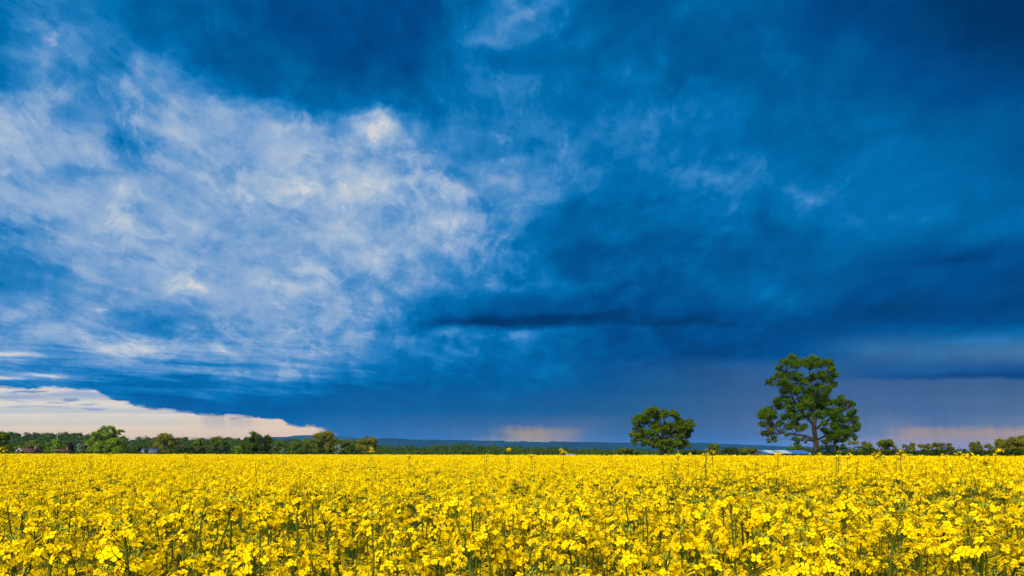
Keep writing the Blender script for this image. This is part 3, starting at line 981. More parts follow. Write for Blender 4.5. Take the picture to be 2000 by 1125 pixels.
def crop_band(y0, y1, dens, flowers, shape, fsize, r, h, sd, low, stem, drop=0.0):
    x, y = scatter(y0, y1, dens)
    n = len(x)
    main = rng.random(n) < 0.45
    z = top_height(x, y) + np.where(main, rng.normal(0, sd, n), rng.uniform(-low, 0.0, n)) + drop
    tallm = rng.random(n) < np.where(x > .08 * y, .055, .02)
    z = z + np.where(tallm & (drop == 0), rng.uniform(.04, .16, n), 0)
    z = np.where(y < 4.0, np.minimum(z, CAM_Z - np.where(y < 1.6, .165, .08) * y - .03), z)
    c = np.stack([x, y, z - h], -1)
    hs = rng.uniform(.75, 1.25, n)
    k = flowers
    u = unit(n * k)
    u[:, 2] = np.abs(u[:, 2]) - 0.25
    p = np.repeat(c, k, 0) + u * np.array([r, r, h]) * (0.7 + .4 * rng.random((n * k, 1))) * np.repeat(hs, k)[:, None]
    nrm = u + np.array([0, 0, .55]) + .35 * rng.normal(size=u.shape)
    V, Q = stamp(*shape, rot_to(nrm), p, fsize * rng.uniform(.8, 1.2, n * k))
    crop.add(V, Q, 0)
    ln = rng.normal(0, .05, (n, 2))
    L = rng.uniform(.25, .5, n)
    base = np.stack([x + ln[:, 0], y + ln[:, 1], z - L], -1)
    if stem == 'prism':
        prisms(crop, base, c, 0.0030, 0.0016, 1)
        # little pods and buds round each raceme's foot
        m = n * 4
        q0 = np.repeat(c, 4, 0) - np.array([0, 0, 1.0]) * rng.uniform(.01, .07, m)[:, None]
        d = unit(m); d[:, 2] = np.abs(d[:, 2])
        ribbons(crop, q0, q0 + d * .03, 0.0010, 1)
    elif stem == 'ribbon':
        ribbons(crop, base, c, 0.0030, 1)
    return n


crop_band(-0.6, 1.0, 70, 14, FL_LO, 0.0175, .036, .036, .04, .22, 'prism', -.10)
n0 = crop_band(1.0, NEAR_END + .05, 135, 20, FL_HI, 0.0172, .036, .036, .04, .22, 'prism', -.07)
n1 = crop_band(NEAR_END - 0.02, 7.0, 180, 20, FL_LO, 0.0178, .036, .036, .05, .30, 'prism')
n2 = crop_band(7.0, 12.0, 155, 16, FL_LO, 0.0190, .037, .036, .05, .26, 'prism')
n3 = crop_band(12.0, 22.0, 85, 11, FL_ONE, 0.026, .038, .035, .05, .22, 'ribbon')
n4 = crop_band(22.0, 45.0, 32, 9, FL_ONE, 0.036, .048, .036, .05, .15, 'ribbon')
n5 = crop_band(45.0, FIELD_END - 0.5, 12, 7, FL_ONE, 0.060, .085, .045, .045, .10, None)
# stem and leaf layer under the flowers
x, y = scatter(0.9, 14.0, 60)
z = field_z(x, y) + rng.uniform(.35, 1.02, len(x))
V, Q = stamp(LEAF_V, LEAF_Q, leaf_rot(len(x)), np.stack([x, y, z], -1), rng.uniform(.05, .15, len(x)))
crop.add(V, Q, 2)
x, y = scatter(14.0, 45.0, 12)
z = field_z(x, y) + rng.uniform(.7, 1.2, len(x))
V, Q = stamp(LEAF_V, LEAF_Q, leaf_rot(len(x)), np.stack([x, y, z], -1), rng.uniform(.12, .25, len(x)))
crop.add(V, Q, 2)
print('crop heads', n1, n2, n3, n4, n5, 'faces', sum(len(q) for q in crop.Q))
co = obj('rapeseed_crop', crop.mesh('rapeseed_crop', [M_PETAL, M_STEM, M_RLEAF]))
tag(co, 'yellow rapeseed crop in full flower filling the field behind the front rows', 'crop', kind='stuff')
del crop


# ------------------------------------------------------------------ trees
RH_V = np.array([(-.5, 0, 0), (-.05, -.34, .06), (.5, 0, 0), (.05, .34, .06)])
RH_Q = np.array([(0, 1, 2, 3)])


def leaves(lobes, per, size, spread=.34, sub=8, shell=.72, updown=.45):
    """leaf sprays over sub-clumps round each lobe; lobes rows: x y z r"""
    P, NR = [], []
    for (lx, ly, lz, r, k) in lobes:
        c = np.array([lx, ly, lz])
        s = unit(sub)
        sc = c + s * r * shell * np.array([1, 1, .85]) * (rng.random((sub, 1)) ** .4)
        idx = rng.integers(0, sub, max(6, int(per * k)))
        d = rng.normal(size=(len(idx), 3))
        p = sc[idx] + d * r * spread * np.array([1, 1, .7]) * .62
        P.append(p)
        o = (p - c) / r
        NR.append(o * .9 + np.array([0, 0, updown]) + .5 * rng.normal(size=p.shape))
    P = np.concatenate(P); NR = np.concatenate(NR)
    return stamp(RH_V, RH_Q, rot_to(NR), P, size * rng.uniform(.6, 1.35, len(P)))


def tree_from_lobes(name, label, lobes_px, trunk_px, limbs_px, Y, mat, leaf_px=2.6, per=110, group=None, depth=.7, split=1, to_px=None, base_v=None, trunk_w=None, cat='tree', spread=.34, sub=8, twig=True):
    """a tree from where its foliage masses, trunk and limbs stand; masses get their own depth round the trunk"""
    to_px = to_px or (lambda a, b: (a, b))
    sc = to_px(1, 0)[0] - to_px(0, 0)[0]
    L = [(to_px(a, b) + (r * sc,)) for a, b, r in lobes_px]
    if split > 1:                      # break each mass into smaller uneven ones
        L2 = []
        for (u, v, r) in L:
            for k in range(split):
                a, d = rng.uniform(0, 2 * PI), r * .62 * math.sqrt(rng.random())
                L2.append((u + math.cos(a) * d, v + math.sin(a) * d * .85, r * rng.uniform(.42, .68)))
        L = L2
    us = np.array([l[0] for l in L]); uc = (us.min() + us.max()) / 2; hw = (us.max() - us.min()) / 2 + 1
    world = []
    for (u, v, r) in L:
        rel = (u - uc) / hw
        dmax = math.sqrt(max(0.05, 1 - rel * rel)) * hw / F * Y * depth
        p = at(u, v, Y)
        dy = rng.uniform(-1, 1) * dmax
        q = at(u, v, Y + dy)
        world.append((q[0], q[1], q[2], r / F * Y, (r / 9.0) ** 1.6))
    tb = [to_px(a, b) + (w * sc,) for a, b, w in trunk_px]
    bx = at(tb[0][0], tb[0][1], Y)
    origin = np.array([bx[0], Y, float(ground_z(bx[0], Y))])
    o = thing(name, label, cat, tuple(origin), group)
    tm = MB()
    pts = [at(u, v, Y) for u, v, w in tb]
    rad = [w / F * Y / 2 for u, v, w in tb]
    pts = [np.array([pts[0][0], Y, origin[2] - .1])] + pts
    rad = [rad[0] * 1.15] + rad
    n = 4 * len(pts)
    path = curve_pts(pts, n)
    tube(tm, path, np.interp(np.linspace(0, 1, n), np.linspace(0, 1, len(rad)), rad), 8)
    skel = [path]
    for limb in limbs_px:
        lp = [to_px(a, b) + (w * sc,) for a, b, w in limb]
        m = len(lp)
        dy = rng.uniform(-1, 1) * hw / F * Y * .35
        q = [at(u, v, Y + dy * (i / (m - 1)) ** 1.3) for i, (u, v, w) in enumerate(lp)]
        pth = curve_pts(q, 4 * m)
        tube(tm, pth, np.interp(np.linspace(0, 1, 4 * m), np.linspace(0, 1, m), [w / F * Y / 2 for u, v, w in lp]), 6)
        skel.append(pth)
    allp = np.concatenate(skel)
    if twig:
        for (x, y, z, r, k) in world:
            c = np.array([x, y, z])
            dd = np.linalg.norm(allp - c, axis=1) + 1.2 * np.maximum(0, allp[:, 2] - z)
            a = allp[int(np.argmin(dd))]
            mid = (a + c) / 2 + np.array([0, 0, .12 * np.linalg.norm(c - a)])
            r0 = .0011 * Y * (.55 if split == 1 else .36)
            tube(tm, curve_pts([a, mid, c], 6), np.linspace(r0, r0 * .45, 6), 4)
            for s in range(4 if split == 1 else 2):
                e = c + unit(1)[0] * r * np.array([.95, .95, .8])
                tube(tm, [c, (c + e) / 2 + np.array([0, 0, .08 * r]), e], [r0 * .45, r0 * .32, r0 * .2], 3)
    obj('trunk', tm.mesh('trunk', [M_BARK], origin, True), o)
    V, Q = leaves(world, per, leaf_px / F * Y, spread=spread, sub=sub)
    cm = MB(); cm.add(V, Q)
    obj('crown', cm.mesh('crown', [mat], origin), o)
    return o


G_TALL = 'trees standing at the end of the field'
# the tall ash on the right
ash_px = lambda a, b: (1440 + a / 4.687, 670 + b / 4.687)
tree_from_lobes('ash_tree', 'tall open-crowned tree with curved pale trunk and long low left limb beside the barn',
    [(500, 130, 38), (440, 175, 48), (520, 190, 60), (600, 175, 62), (700, 165, 62), (660, 215, 55), (750, 200, 50), (820, 180, 52), (870, 215, 34), (885, 295, 42), (890, 370, 36), (850, 250, 45),
     (385, 225, 42), (400, 280, 40), (450, 300, 55), (540, 290, 60), (600, 340, 60), (760, 290, 60), (820, 330, 55), (690, 310, 48), (840, 420, 42), (290, 345, 30), (335, 320, 26), (320, 380, 18),
     (420, 370, 62), (500, 390, 70), (420, 440, 55), (560, 430, 70), (650, 430, 60), (740, 400, 60), (700, 500, 70), (790, 480, 55), (600, 510, 70),
     (370, 520, 52), (440, 520, 52), (380, 580, 52), (500, 600, 60), (590, 590, 62), (680, 580, 66), (770, 560, 64), (850, 540, 55), (910, 545, 52), (945, 505, 36), (1010, 545, 44), (1050, 560, 34),
     (300, 610, 48), (240, 620, 42), (215, 670, 38), (280, 670, 52), (345, 650, 44), (225, 740, 32), (300, 735, 38), (255, 830, 38), (310, 800, 36), (330, 870, 34), (290, 890, 26), (345, 905, 18),
     (400, 740, 36), (420, 680, 40), (470, 760, 40), (530, 740, 44), (600, 770, 42), (560, 790, 36), (545, 880, 34), (600, 880, 24), (545, 930, 28), (580, 950, 20), (625, 905, 14), (450, 840, 20), (500, 660, 42),
     (560, 680, 40), (640, 660, 46), (800, 640, 60), (870, 620, 58), (950, 620, 54), (1030, 640, 44), (1065, 620, 30), (740, 660, 54), (900, 690, 58), (990, 700, 58), (1070, 700, 44), (1110, 740, 34), (1090, 790, 38), (1030, 780, 48),
     (950, 770, 55), (870, 750, 52), (800, 730, 36), (830, 810, 44), (780, 800, 28), (910, 830, 50), (990, 840, 48), (1060, 850, 28), (1080, 870, 20), (860, 870, 46)],
    [(720, 1010, 58), (722, 920, 46), (712, 850, 40), (703, 780, 38), (708, 735, 34), (715, 640, 22), (700, 520, 16), (680, 400, 12), (660, 250, 7)],
    [[(700, 755, 30), (660, 700, 24), (605, 645, 20), (550, 580, 16), (500, 480, 12), (455, 380, 9), (420, 290, 6)],
     [(712, 790, 20), (770, 745, 16), (840, 700, 13), (920, 650, 9), (1010, 590, 5)],
     [(708, 890, 24), (650, 858, 20), (590, 845, 17), (510, 835, 15), (430, 828, 13), (375, 800, 11), (335, 745, 9), (270, 690, 6)],
     [(725, 890, 20), (790, 858, 15), (870, 845, 12), (960, 840, 8), (1060, 820, 5)],
     [(705, 480, 11), (770, 400, 8), (830, 300, 6), (860, 230, 4)],
     [(500, 480, 9), (420, 400, 6), (330, 375, 4), (245, 390, 2.5)],
     [(605, 645, 10), (560, 500, 8), (540, 350, 6), (540, 220, 4)],
     [(520, 835, 8), (540, 880, 5), (550, 930, 3)], [(430, 828, 8), (350, 830, 6), (290, 840, 4)], [(700, 895, 26), (665, 885, 20), (640, 888, 14)]],
    125, M_ASH, leaf_px=2.7, per=400, to_px=ash_px, group=G_TALL, spread=.78, sub=5, split=5)
tree_from_lobes('bushy_tree', 'low dark bushy tree leaning out from the foot of the tall tree',
    [(790, 905, 46), (850, 880, 50), (920, 880, 55), (980, 890, 46), (760, 960, 44), (830, 950, 50), (910, 955, 52), (980, 950, 45), (740, 1010, 40), (850, 1010, 50), (950, 1010, 50), (690, 990, 22)],
    [(890, 1020, 22), (893, 950, 14), (900, 890, 8)], [], 122, M_DARK, leaf_px=3.0, per=260, to_px=ash_px, group=G_TALL)

oak_px = lambda a, b: (1200 + a / 6.667, 770 + b / 6.667)
tree_from_lobes('oak_tree', 'broad rounded oak with dark trunk standing alone right of centre',
    [(500, 200, 62), (430, 230, 55), (560, 225, 55), (660, 225, 60), (740, 245, 58), (810, 280, 55), (840, 330, 40), (380, 270, 56), (300, 315, 58), (240, 350, 36), (340, 350, 55), (450, 300, 60), (540, 300, 56), (620, 285, 48),
     (400, 360, 48), (540, 380, 55), (490, 420, 40), (290, 390, 50), (280, 455, 46), (350, 440, 40), (900, 355, 55), (970, 355, 56), (1015, 400, 40), (960, 420, 56), (870, 410, 62), (790, 390, 52), (740, 430, 62), (680, 440, 50),
     (830, 460, 64), (920, 480, 60), (1010, 480, 36), (600, 440, 46), (560, 490, 56), (240, 520, 50), (310, 510, 56), (400, 510, 60), (480, 500, 56), (235, 595, 36), (340, 570, 52), (420, 590, 55), (520, 570, 60),
     (700, 500, 60), (780, 520, 60), (870, 530, 60), (960, 540, 48), (720, 570, 50), (830, 585, 50), (580, 600, 48), (380, 640, 46), (470, 640, 40), (570, 650, 52), (650, 620, 50), (720, 640, 48), (820, 640, 42), (920, 640, 56), (960, 680, 44), (870, 690, 40),
     (280, 640, 26), (590, 705, 30), (700, 690, 30), (640, 690, 40), (590, 660, 44), (520, 660, 44), (740, 720, 46), (640, 600, 50), (560, 430, 44), (430, 330, 46), (700, 380, 36), (850, 640, 46), (780, 640, 50), (300, 580, 46)],
    [(648, 815, 96), (645, 730, 84), (640, 640, 58), (632, 540, 42), (640, 440, 28), (650, 320, 14)],
    [[(636, 600, 34), (560, 520, 24), (500, 430, 16), (460, 320, 9)], [(636, 560, 32), (690, 430, 22), (760, 380, 14), (830, 320, 8)], [(640, 630, 32), (720, 560, 22), (830, 500, 14), (950, 440, 8)],
     [(640, 660, 30), (540, 620, 22), (420, 570, 14), (290, 520, 8)], [(640, 650, 24), (740, 620, 16), (850, 600, 11), (940, 600, 7)], [(640, 450, 18), (600, 350, 12), (570, 250, 7)]],
    150, M_OAK, leaf_px=2.7, per=430, to_px=oak_px, group=G_TALL, spread=.80, sub=5, split=5)


def auto_tree(name, label, u0, u1, vt, vb, Y, mat, shape='dome', per=90, leaf_px=3.0, group='trees and bushes beyond the field', airy=False, cat='tree', trunk=None):
    """a tree or bush filling the given outline"""
    w, h = u1 - u0, vb - vt
    uc = (u0 + u1) / 2
    r = (.20 if not airy else .15) * min(w, h * 1.2)
    L = []
    n = int((18 if not airy else 26) * max(1.0, max(w, h) / min(w, h) * .8))
    for k in range(n):
        t = rng.random() ** 1.05
        if k < 3:
            t = .03 + .06 * k
        vv = vt + r * .62 + t * (h - r * 1.0)
        f = (vv - vt) / h
        if shape == 'dome':
            wid = max(.3, math.sqrt(max(0, 1 - (1 - min(f / .55, 1)) ** 2)))
            if airy:
                wid *= 1 - .5 * max(0, f - .6)
        elif shape == 'cone':
            wid = min(1, .25 + f * 1.0)
        else:
            wid = 1.0
        a = rng.uniform(-1, 1)
        uu = uc + a * max(0, wid * w / 2 - r * .8)
        L.append((uu, vv, r * rng.uniform(.75, 1.15)))
    tw = (trunk or .05) * w
    return tree_from_lobes(name, label, L, [(uc, vb, tw), (uc + rng.uniform(-.03, .03) * w, vt + h * .6, tw * .7), (uc + rng.uniform(-.06, .06) * w, vt + h * .25, tw * .25)], [], Y, mat, leaf_px, per * (2.6 if airy else 4.2), group, cat=cat, spread=.62 if airy else .74, split=2 if airy else 3)


A = auto_tree
A('tree', 'dark green round tree cut off by the left edge of the photo', -26, 27, 841, 892, 160, M_MID)
A('bush', 'small yellow-green bush between the cut-off tree and the brown gabled house', 26, 45, 871, 890, 300, M_BRIGHT, cat='bush')
A('tree', 'brownish twiggy tree rising behind the brown gabled house', 46, 76, 861, 889, 420, M_OLIVE)
A('bush', 'dull green bushy tree right of the brown gabled house', 66, 93, 868, 890, 350, M_MID)
A('bush', 'yellow-green bush tucked left of the bright rounded tree', 86, 99, 865, 890, 345, M_BRIGHT, cat='bush')
A('tree', 'bright green rounded tree between the two red-brown houses', 94, 121, 858, 890, 320, M_BRIGHT)
A('copper_tree', 'dark purple copper-leaved tree right of the red-roofed house', 127, 147, 864, 890, 330, M_COPPER, shape='cone')
A('bush', 'pale green bushy tree right of the copper-leaved tree', 146, 163, 866, 890, 345, M_GREY)
A('bush', 'pale narrow bush touching the left side of the big hedgerow tree', 159, 173, 868, 890, 340, M_MID, cat='bush')
lt_px = lambda a, b: (a / 5.0, 780 + b / 5.0)
tree_from_lobes('hedgerow_tree', 'big hedgerow tree on the left with a tall crown and one arm reaching right',
    [(1030, 290, 36), (1080, 285, 34), (990, 310, 36), (1120, 310, 30), (1160, 310, 22), (1195, 305, 20), (1210, 315, 12), (1170, 330, 18), (1050, 330, 45), (960, 345, 36), (910, 350, 32), (1110, 350, 40), (920, 390, 42), (980, 390, 52), (1050, 395, 55), (1120, 400, 50), (1170, 400, 36),
     (890, 430, 40), (950, 440, 55), (1030, 450, 60), (1110, 450, 55), (1180, 440, 40), (1215, 450, 26), (870, 480, 32), (900, 500, 44), (970, 500, 55), (1050, 500, 50), (1130, 490, 52), (1190, 480, 34), (880, 530, 34), (950, 530, 40), (1100, 530, 40), (1010, 520, 40), (1170, 530, 34)],
    [(1050, 550, 26), (1045, 470, 22), (1040, 380, 14), (1040, 300, 7)], [[(1045, 400, 14), (1100, 350, 9), (1190, 310, 4)], [(1045, 440, 14), (980, 390, 9), (920, 350, 5)]],
    290, M_BRIGHT, leaf_px=2.8, per=420, to_px=lt_px, group='trees and bushes beyond the field', spread=.8, sub=6, split=3)
A('bush', 'low bush hiding the foot of the red-tiled house', 108, 122, 881, 891, 290, M_MID, cat='bush')
A('bush', 'low rounded bush before the brown gabled house wall', 38, 53, 881, 891, 285, M_DARK, cat='bush')
A('bush', 'dark bush hiding the left of the blue-grey roofed house', 278, 291, 877, 891, 262, M_DARK, cat='bush')
A('bush', 'small fresh green bush at the foot of the big hedgerow tree', 221, 239, 873, 890, 255, M_BRIGHT, cat='bush')
A('hedge', 'dark clipped hedge block left of the blue-roofed house', 250, 287, 871, 890, 320, M_DARK, shape='block', cat='hedge', trunk=.01)
A('tree', 'olive broad tree with a pointed top right of the blue-roofed house', 296, 352, 847, 890, 300, M_OLIVE)
A('hedge', 'long dark hedge below the trees right of the olive tree', 338, 402, 871, 890, 290, M_DARK, shape='block', cat='hedge', trunk=.01)
A('tree', 'mid green tree rising behind the long dark hedge', 369, 406, 860, 890, 360, M_MID)
A('tree', 'grey-green tree with a pale dead branch on its right side', 402, 452, 853, 890, 370, M_MID)
A('bush', 'small light bush between the dead-branched tree and the dark oak', 456, 476, 870, 890, 300, M_BRIGHT, cat='bush')
A('oak_tree', 'dark dense oak with a knobbly top left of the pale bush', 468, 535, 848, 891, 270, M_DARK)
A('tree', 'soft green tree behind the pale silvery bush', 530, 562, 861, 889, 380, M_MID)
A('bush', 'pale silvery bush low at the edge of the crop', 545, 562, 877, 890, 240, M_GREY, cat='bush')
A('tree', 'green mounded tree left of the tall domed tree', 560, 592, 862, 890, 340, M_MID)
A('tree', 'tall dome-topped tree rising before the pale flat hill', 606, 659, 841, 890, 310, M_OLIVE)
A('tree', 'bright mounded tree in front of the tall dome-topped tree', 583, 638, 857, 890, 290, M_MID)
A('tree', 'plain green tree between the dome-topped tree and the round brownish one', 636, 700, 860, 890, 330, M_MID)
A('bush', 'grey willow-like bush low before the plain green tree', 653, 671, 868, 890, 280, M_GREY, cat='bush')
A('tree', 'round brownish green tree at the right end of the left wood', 686, 741, 851, 890, 290, M_OLIVE)
A('bush', 'round dark bush low in front of the middle wood', 905, 926, 881, 891, 210, M_DARK, cat='bush')
A('tree', 'small tree low at the left foot of the lone oak', 1196, 1250, 876, 892, 260, M_MID)
A('tree', 'rounded tree close right of the lone oak under the blue ridge', 1373, 1408, 867, 892, 300, M_MID)
A('bush', 'low bush between the lone oak and the first rounded tree', 1330, 1378, 878, 892, 240, M_DARK)
A('tree', 'wide low tree in the middle between the oak and the barn', 1402, 1444, 873, 892, 330, M_DARK)
A('tree', 'spreading low tree left of the barn', 1436, 1492, 873, 892, 340, M_MID)
A('tree', 'small tree rising behind the barn roof, under the low limb', 1534, 1566, 872, 886, 260, M_MID)
A('tree', 'small dark tree between barn end and pale trunk', 1560, 1584, 874, 890, 255, M_DARK)
A('tree', 'olive tree with pale branches just right of the tall tree', 1652, 1684, 860, 892, 190, M_OLIVE, airy=True)
A('tree', 'dense dark green mound right of the olive tree with pale branches', 1676, 1714, 864, 892, 185, M_MID)
A('tree', 'round-topped grey-green tree before the rain curtain', 1706, 1759, 857, 892, 200, M_MID, airy=True, per=140)
A('tree', 'thin see-through tree left in the row of airy trees', 1756, 1792, 865, 892, 240, M_OLIVE, airy=True)
A('tree', 'thin see-through tree between two others in the airy row', 1786, 1820, 867, 892, 235, M_OLIVE, airy=True)
A('tree', 'olive spreading tree ending the airy row left of the pylon', 1812, 1870, 862, 892, 230, M_OLIVE, airy=True)
A('tree', 'round airy tree just right of the pylon', 1888, 1924, 862, 892, 220, M_OLIVE, airy=True)
A('tree', 'slight airy tree between the pylon tree and the right-edge mass', 1918, 1944, 866, 892, 225, M_OLIVE, airy=True)
A('tree', 'bushy olive tree second from the right edge', 1934, 1974, 859, 892, 200, M_OLIVE)
A('tree', 'dense brownish tree cut off by the right edge of the photo', 1958, 2036, 852, 892, 180, M_OLIVE)


def hedge(name, label, u0, u1, v_top, Y, mat, hjit=.25, thick=1.6):
    """a run of hedge: stems inside, leaves outside"""
    x0, x1 = (u0 - 1000) / F * Y, (u1 - 1000) / F * Y
    n = int((x1 - x0) / .5)
    xsn = np.linspace(x0, x1, n)
    gz = ground_z(xsn, np.full(n, Y))
    top = CAM_Z + (EYE_V - np.interp(np.linspace(u0, u1, n), *v_top)) / F * Y + hjit * waves(xsn, 0 * xsn, 21, .9)
    o = thing(name, label, 'hedge', ((x0 + x1) / 2, Y, float(gz.mean())))
    org = np.array([(x0 + x1) / 2, Y, float(gz.mean())])
    P, NR = [], []
    for i in range(n):
        h = max(.3, top[i] - gz[i])
        k = int(26 * h / 1.5) + 10
        a = rng.uniform(0, PI, k)
        q = np.stack([xsn[i] + rng.uniform(-.4, .4, k), Y + np.cos(a) * thick / 2 * rng.uniform(.7, 1.05, k), gz[i] + h * np.sin(a) ** .5 * rng.uniform(.75, 1.03, k)], -1)
        P.append(q)
        NR.append(np.stack([rng.normal(0, .5, k), np.cos(a), np.sin(a)], -1) + .4 * rng.normal(size=(k, 3)))
    P = np.concatenate(P); NR = np.concatenate(NR)
    V, Q = stamp(RH_V, RH_Q, rot_to(NR), P, rng.uniform(.3, .55, len(P)))
    m = MB(); m.add(V, Q)
    obj('foliage', m.mesh('foliage', [mat], org), o)
    st = MB()
    p0 = np.stack([xsn, np.full(n, Y), gz - .05], -1)
    p1 = np.stack([xsn + rng.normal(0, .15, n), Y + rng.normal(0, .2, n), gz + (top - gz) * .8], -1)
    prisms(st, p0, p1, .03, .012, 0)
    obj('branches', st.mesh('branches', [M_BARK], org), o)
    return o


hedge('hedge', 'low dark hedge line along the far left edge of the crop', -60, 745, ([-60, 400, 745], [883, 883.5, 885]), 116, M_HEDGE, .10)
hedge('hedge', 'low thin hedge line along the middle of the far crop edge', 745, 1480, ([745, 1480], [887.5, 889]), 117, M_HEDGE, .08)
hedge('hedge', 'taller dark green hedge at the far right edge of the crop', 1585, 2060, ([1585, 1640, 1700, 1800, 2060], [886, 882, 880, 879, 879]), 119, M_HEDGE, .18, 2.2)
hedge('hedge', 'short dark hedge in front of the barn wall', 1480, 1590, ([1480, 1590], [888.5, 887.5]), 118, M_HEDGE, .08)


def woods(name, label, prof, Y0, Y1, mat, n, rpx, lowv):
    """a far wood that reads as one mass"""
    us = rng.uniform(prof[0][0], prof[-1][0], n)
    t = np.sort(rng.random(n)) ** .8
    top = np.interp(us, [p[0] for p in prof], [p[1] for p in prof])
    L = []
    for u, tt, tv in zip(us, t, top):
        Y = Y0 + tt * (Y1 - Y0)
        v = lowv + (tv - lowv) * (.22 + .78 * tt) + rng.normal(0, .6)
        r = rpx * rng.uniform(.7, 1.3)
        for k in range(3):
            p = at(u + rng.normal(0, r * .5), v + r * (.9 + .5 * k), Y)
            L.append((p[0], p[1], p[2], r / F * Y, 1.0))
    V, Q = leaves(L, 110, 2.6 / F * (Y0 + Y1) / 2, spread=.62, sub=6)
    # trunks below the crowns
    m = MB(); m.add(V, Q, 0)
    L = np.array(L)
    p1 = L[:, :3]; p0 = p1.copy(); p0[:, 2] = ground_z(p0[:, 0], p0[:, 1])
    prisms(m, p0, p1, .25, .12, 1)
    return tag(obj(name, m.mesh(name, [mat, M_BARK])), label, 'wood', kind='stuff')


woods('woods', 'far dark green wood along the rise behind the left trees', [(-70, 841), (0, 841.5), (100, 843), (200, 845), (250, 849), (330, 853), (400, 853), (480, 852), (540, 855), (600, 857), (700, 859), (750, 868)], 440, 640, M_WOOD, 900, 5.0, 885)
woods('woods', 'low belt of wood across the middle distance under the blue ridge', [(725, 868), (780, 869), (850, 866), (900, 866), (960, 869), (1040, 871), (1100, 873), (1200, 875), (1300, 877), (1400, 878), (1500, 878), (1600, 880)], 360, 560, M_WOOD, 700, 4.2, 888)
woods('woods', 'far low line of trees behind the hedge at the right', [(1600, 880), (1700, 881), (1800, 882), (1900, 882), (2070, 880)], 420, 600, M_WOOD, 130, 3.5, 888)

# ------------------------------------------------------------------ buildings
M_BRICK = solid('brick_wall', [(0.12, 0.06, 0.045), (0.19, 0.10, 0.075)], 3.0)
M_BROWNROOF = solid('brown_roof_tile', [(0.05, 0.025, 0.02), (0.09, 0.045, 0.035)], 2.0, .8, 'Object', (1, 1, 6))
M_REDROOF = solid('red_roof_tile', [(0.075, 0.030, 0.022), (0.13, 0.055, 0.042)], 2.0, .8, 'Object', (1, 1, 6))
M_SLATE = solid('slate_roof', [(0.07, 0.09, 0.14), (0.11, 0.13, 0.19)], 2.0, .6)
M_WHITE = solid('white_paint', [(0.24, 0.24, 0.29), (0.34, 0.34, 0.38)], 2.0, .6)
M_GLASS = solid('window_glass', [(0.03, 0.04, 0.06), (0.10, 0.13, 0.18)], .8, .1)
M_TIMBER = solid('barn_boards', [(0.09, 0.06, 0.035), (0.17, 0.115, 0.07)], 1.5, .9, 'Object', (6, 6, .3))
M_BLUEROOF = solid('blue_sheet_roof', [(0.022, 0.085, 0.25), (0.04, 0.12, 0.31)], .8, .5, 'Object', (1, .2, 1))
M_ROOFLIGHT = solid('pale_roof_sheet', [(0.22, 0.31, 0.30), (0.32, 0.40, 0.35)], .8, .5, 'Object', (1, .2, 1))
M_STEEL = solid('grey_steel', [(0.10, 0.10, 0.11), (0.2, 0.2, 0.21)], 1.0, .6)


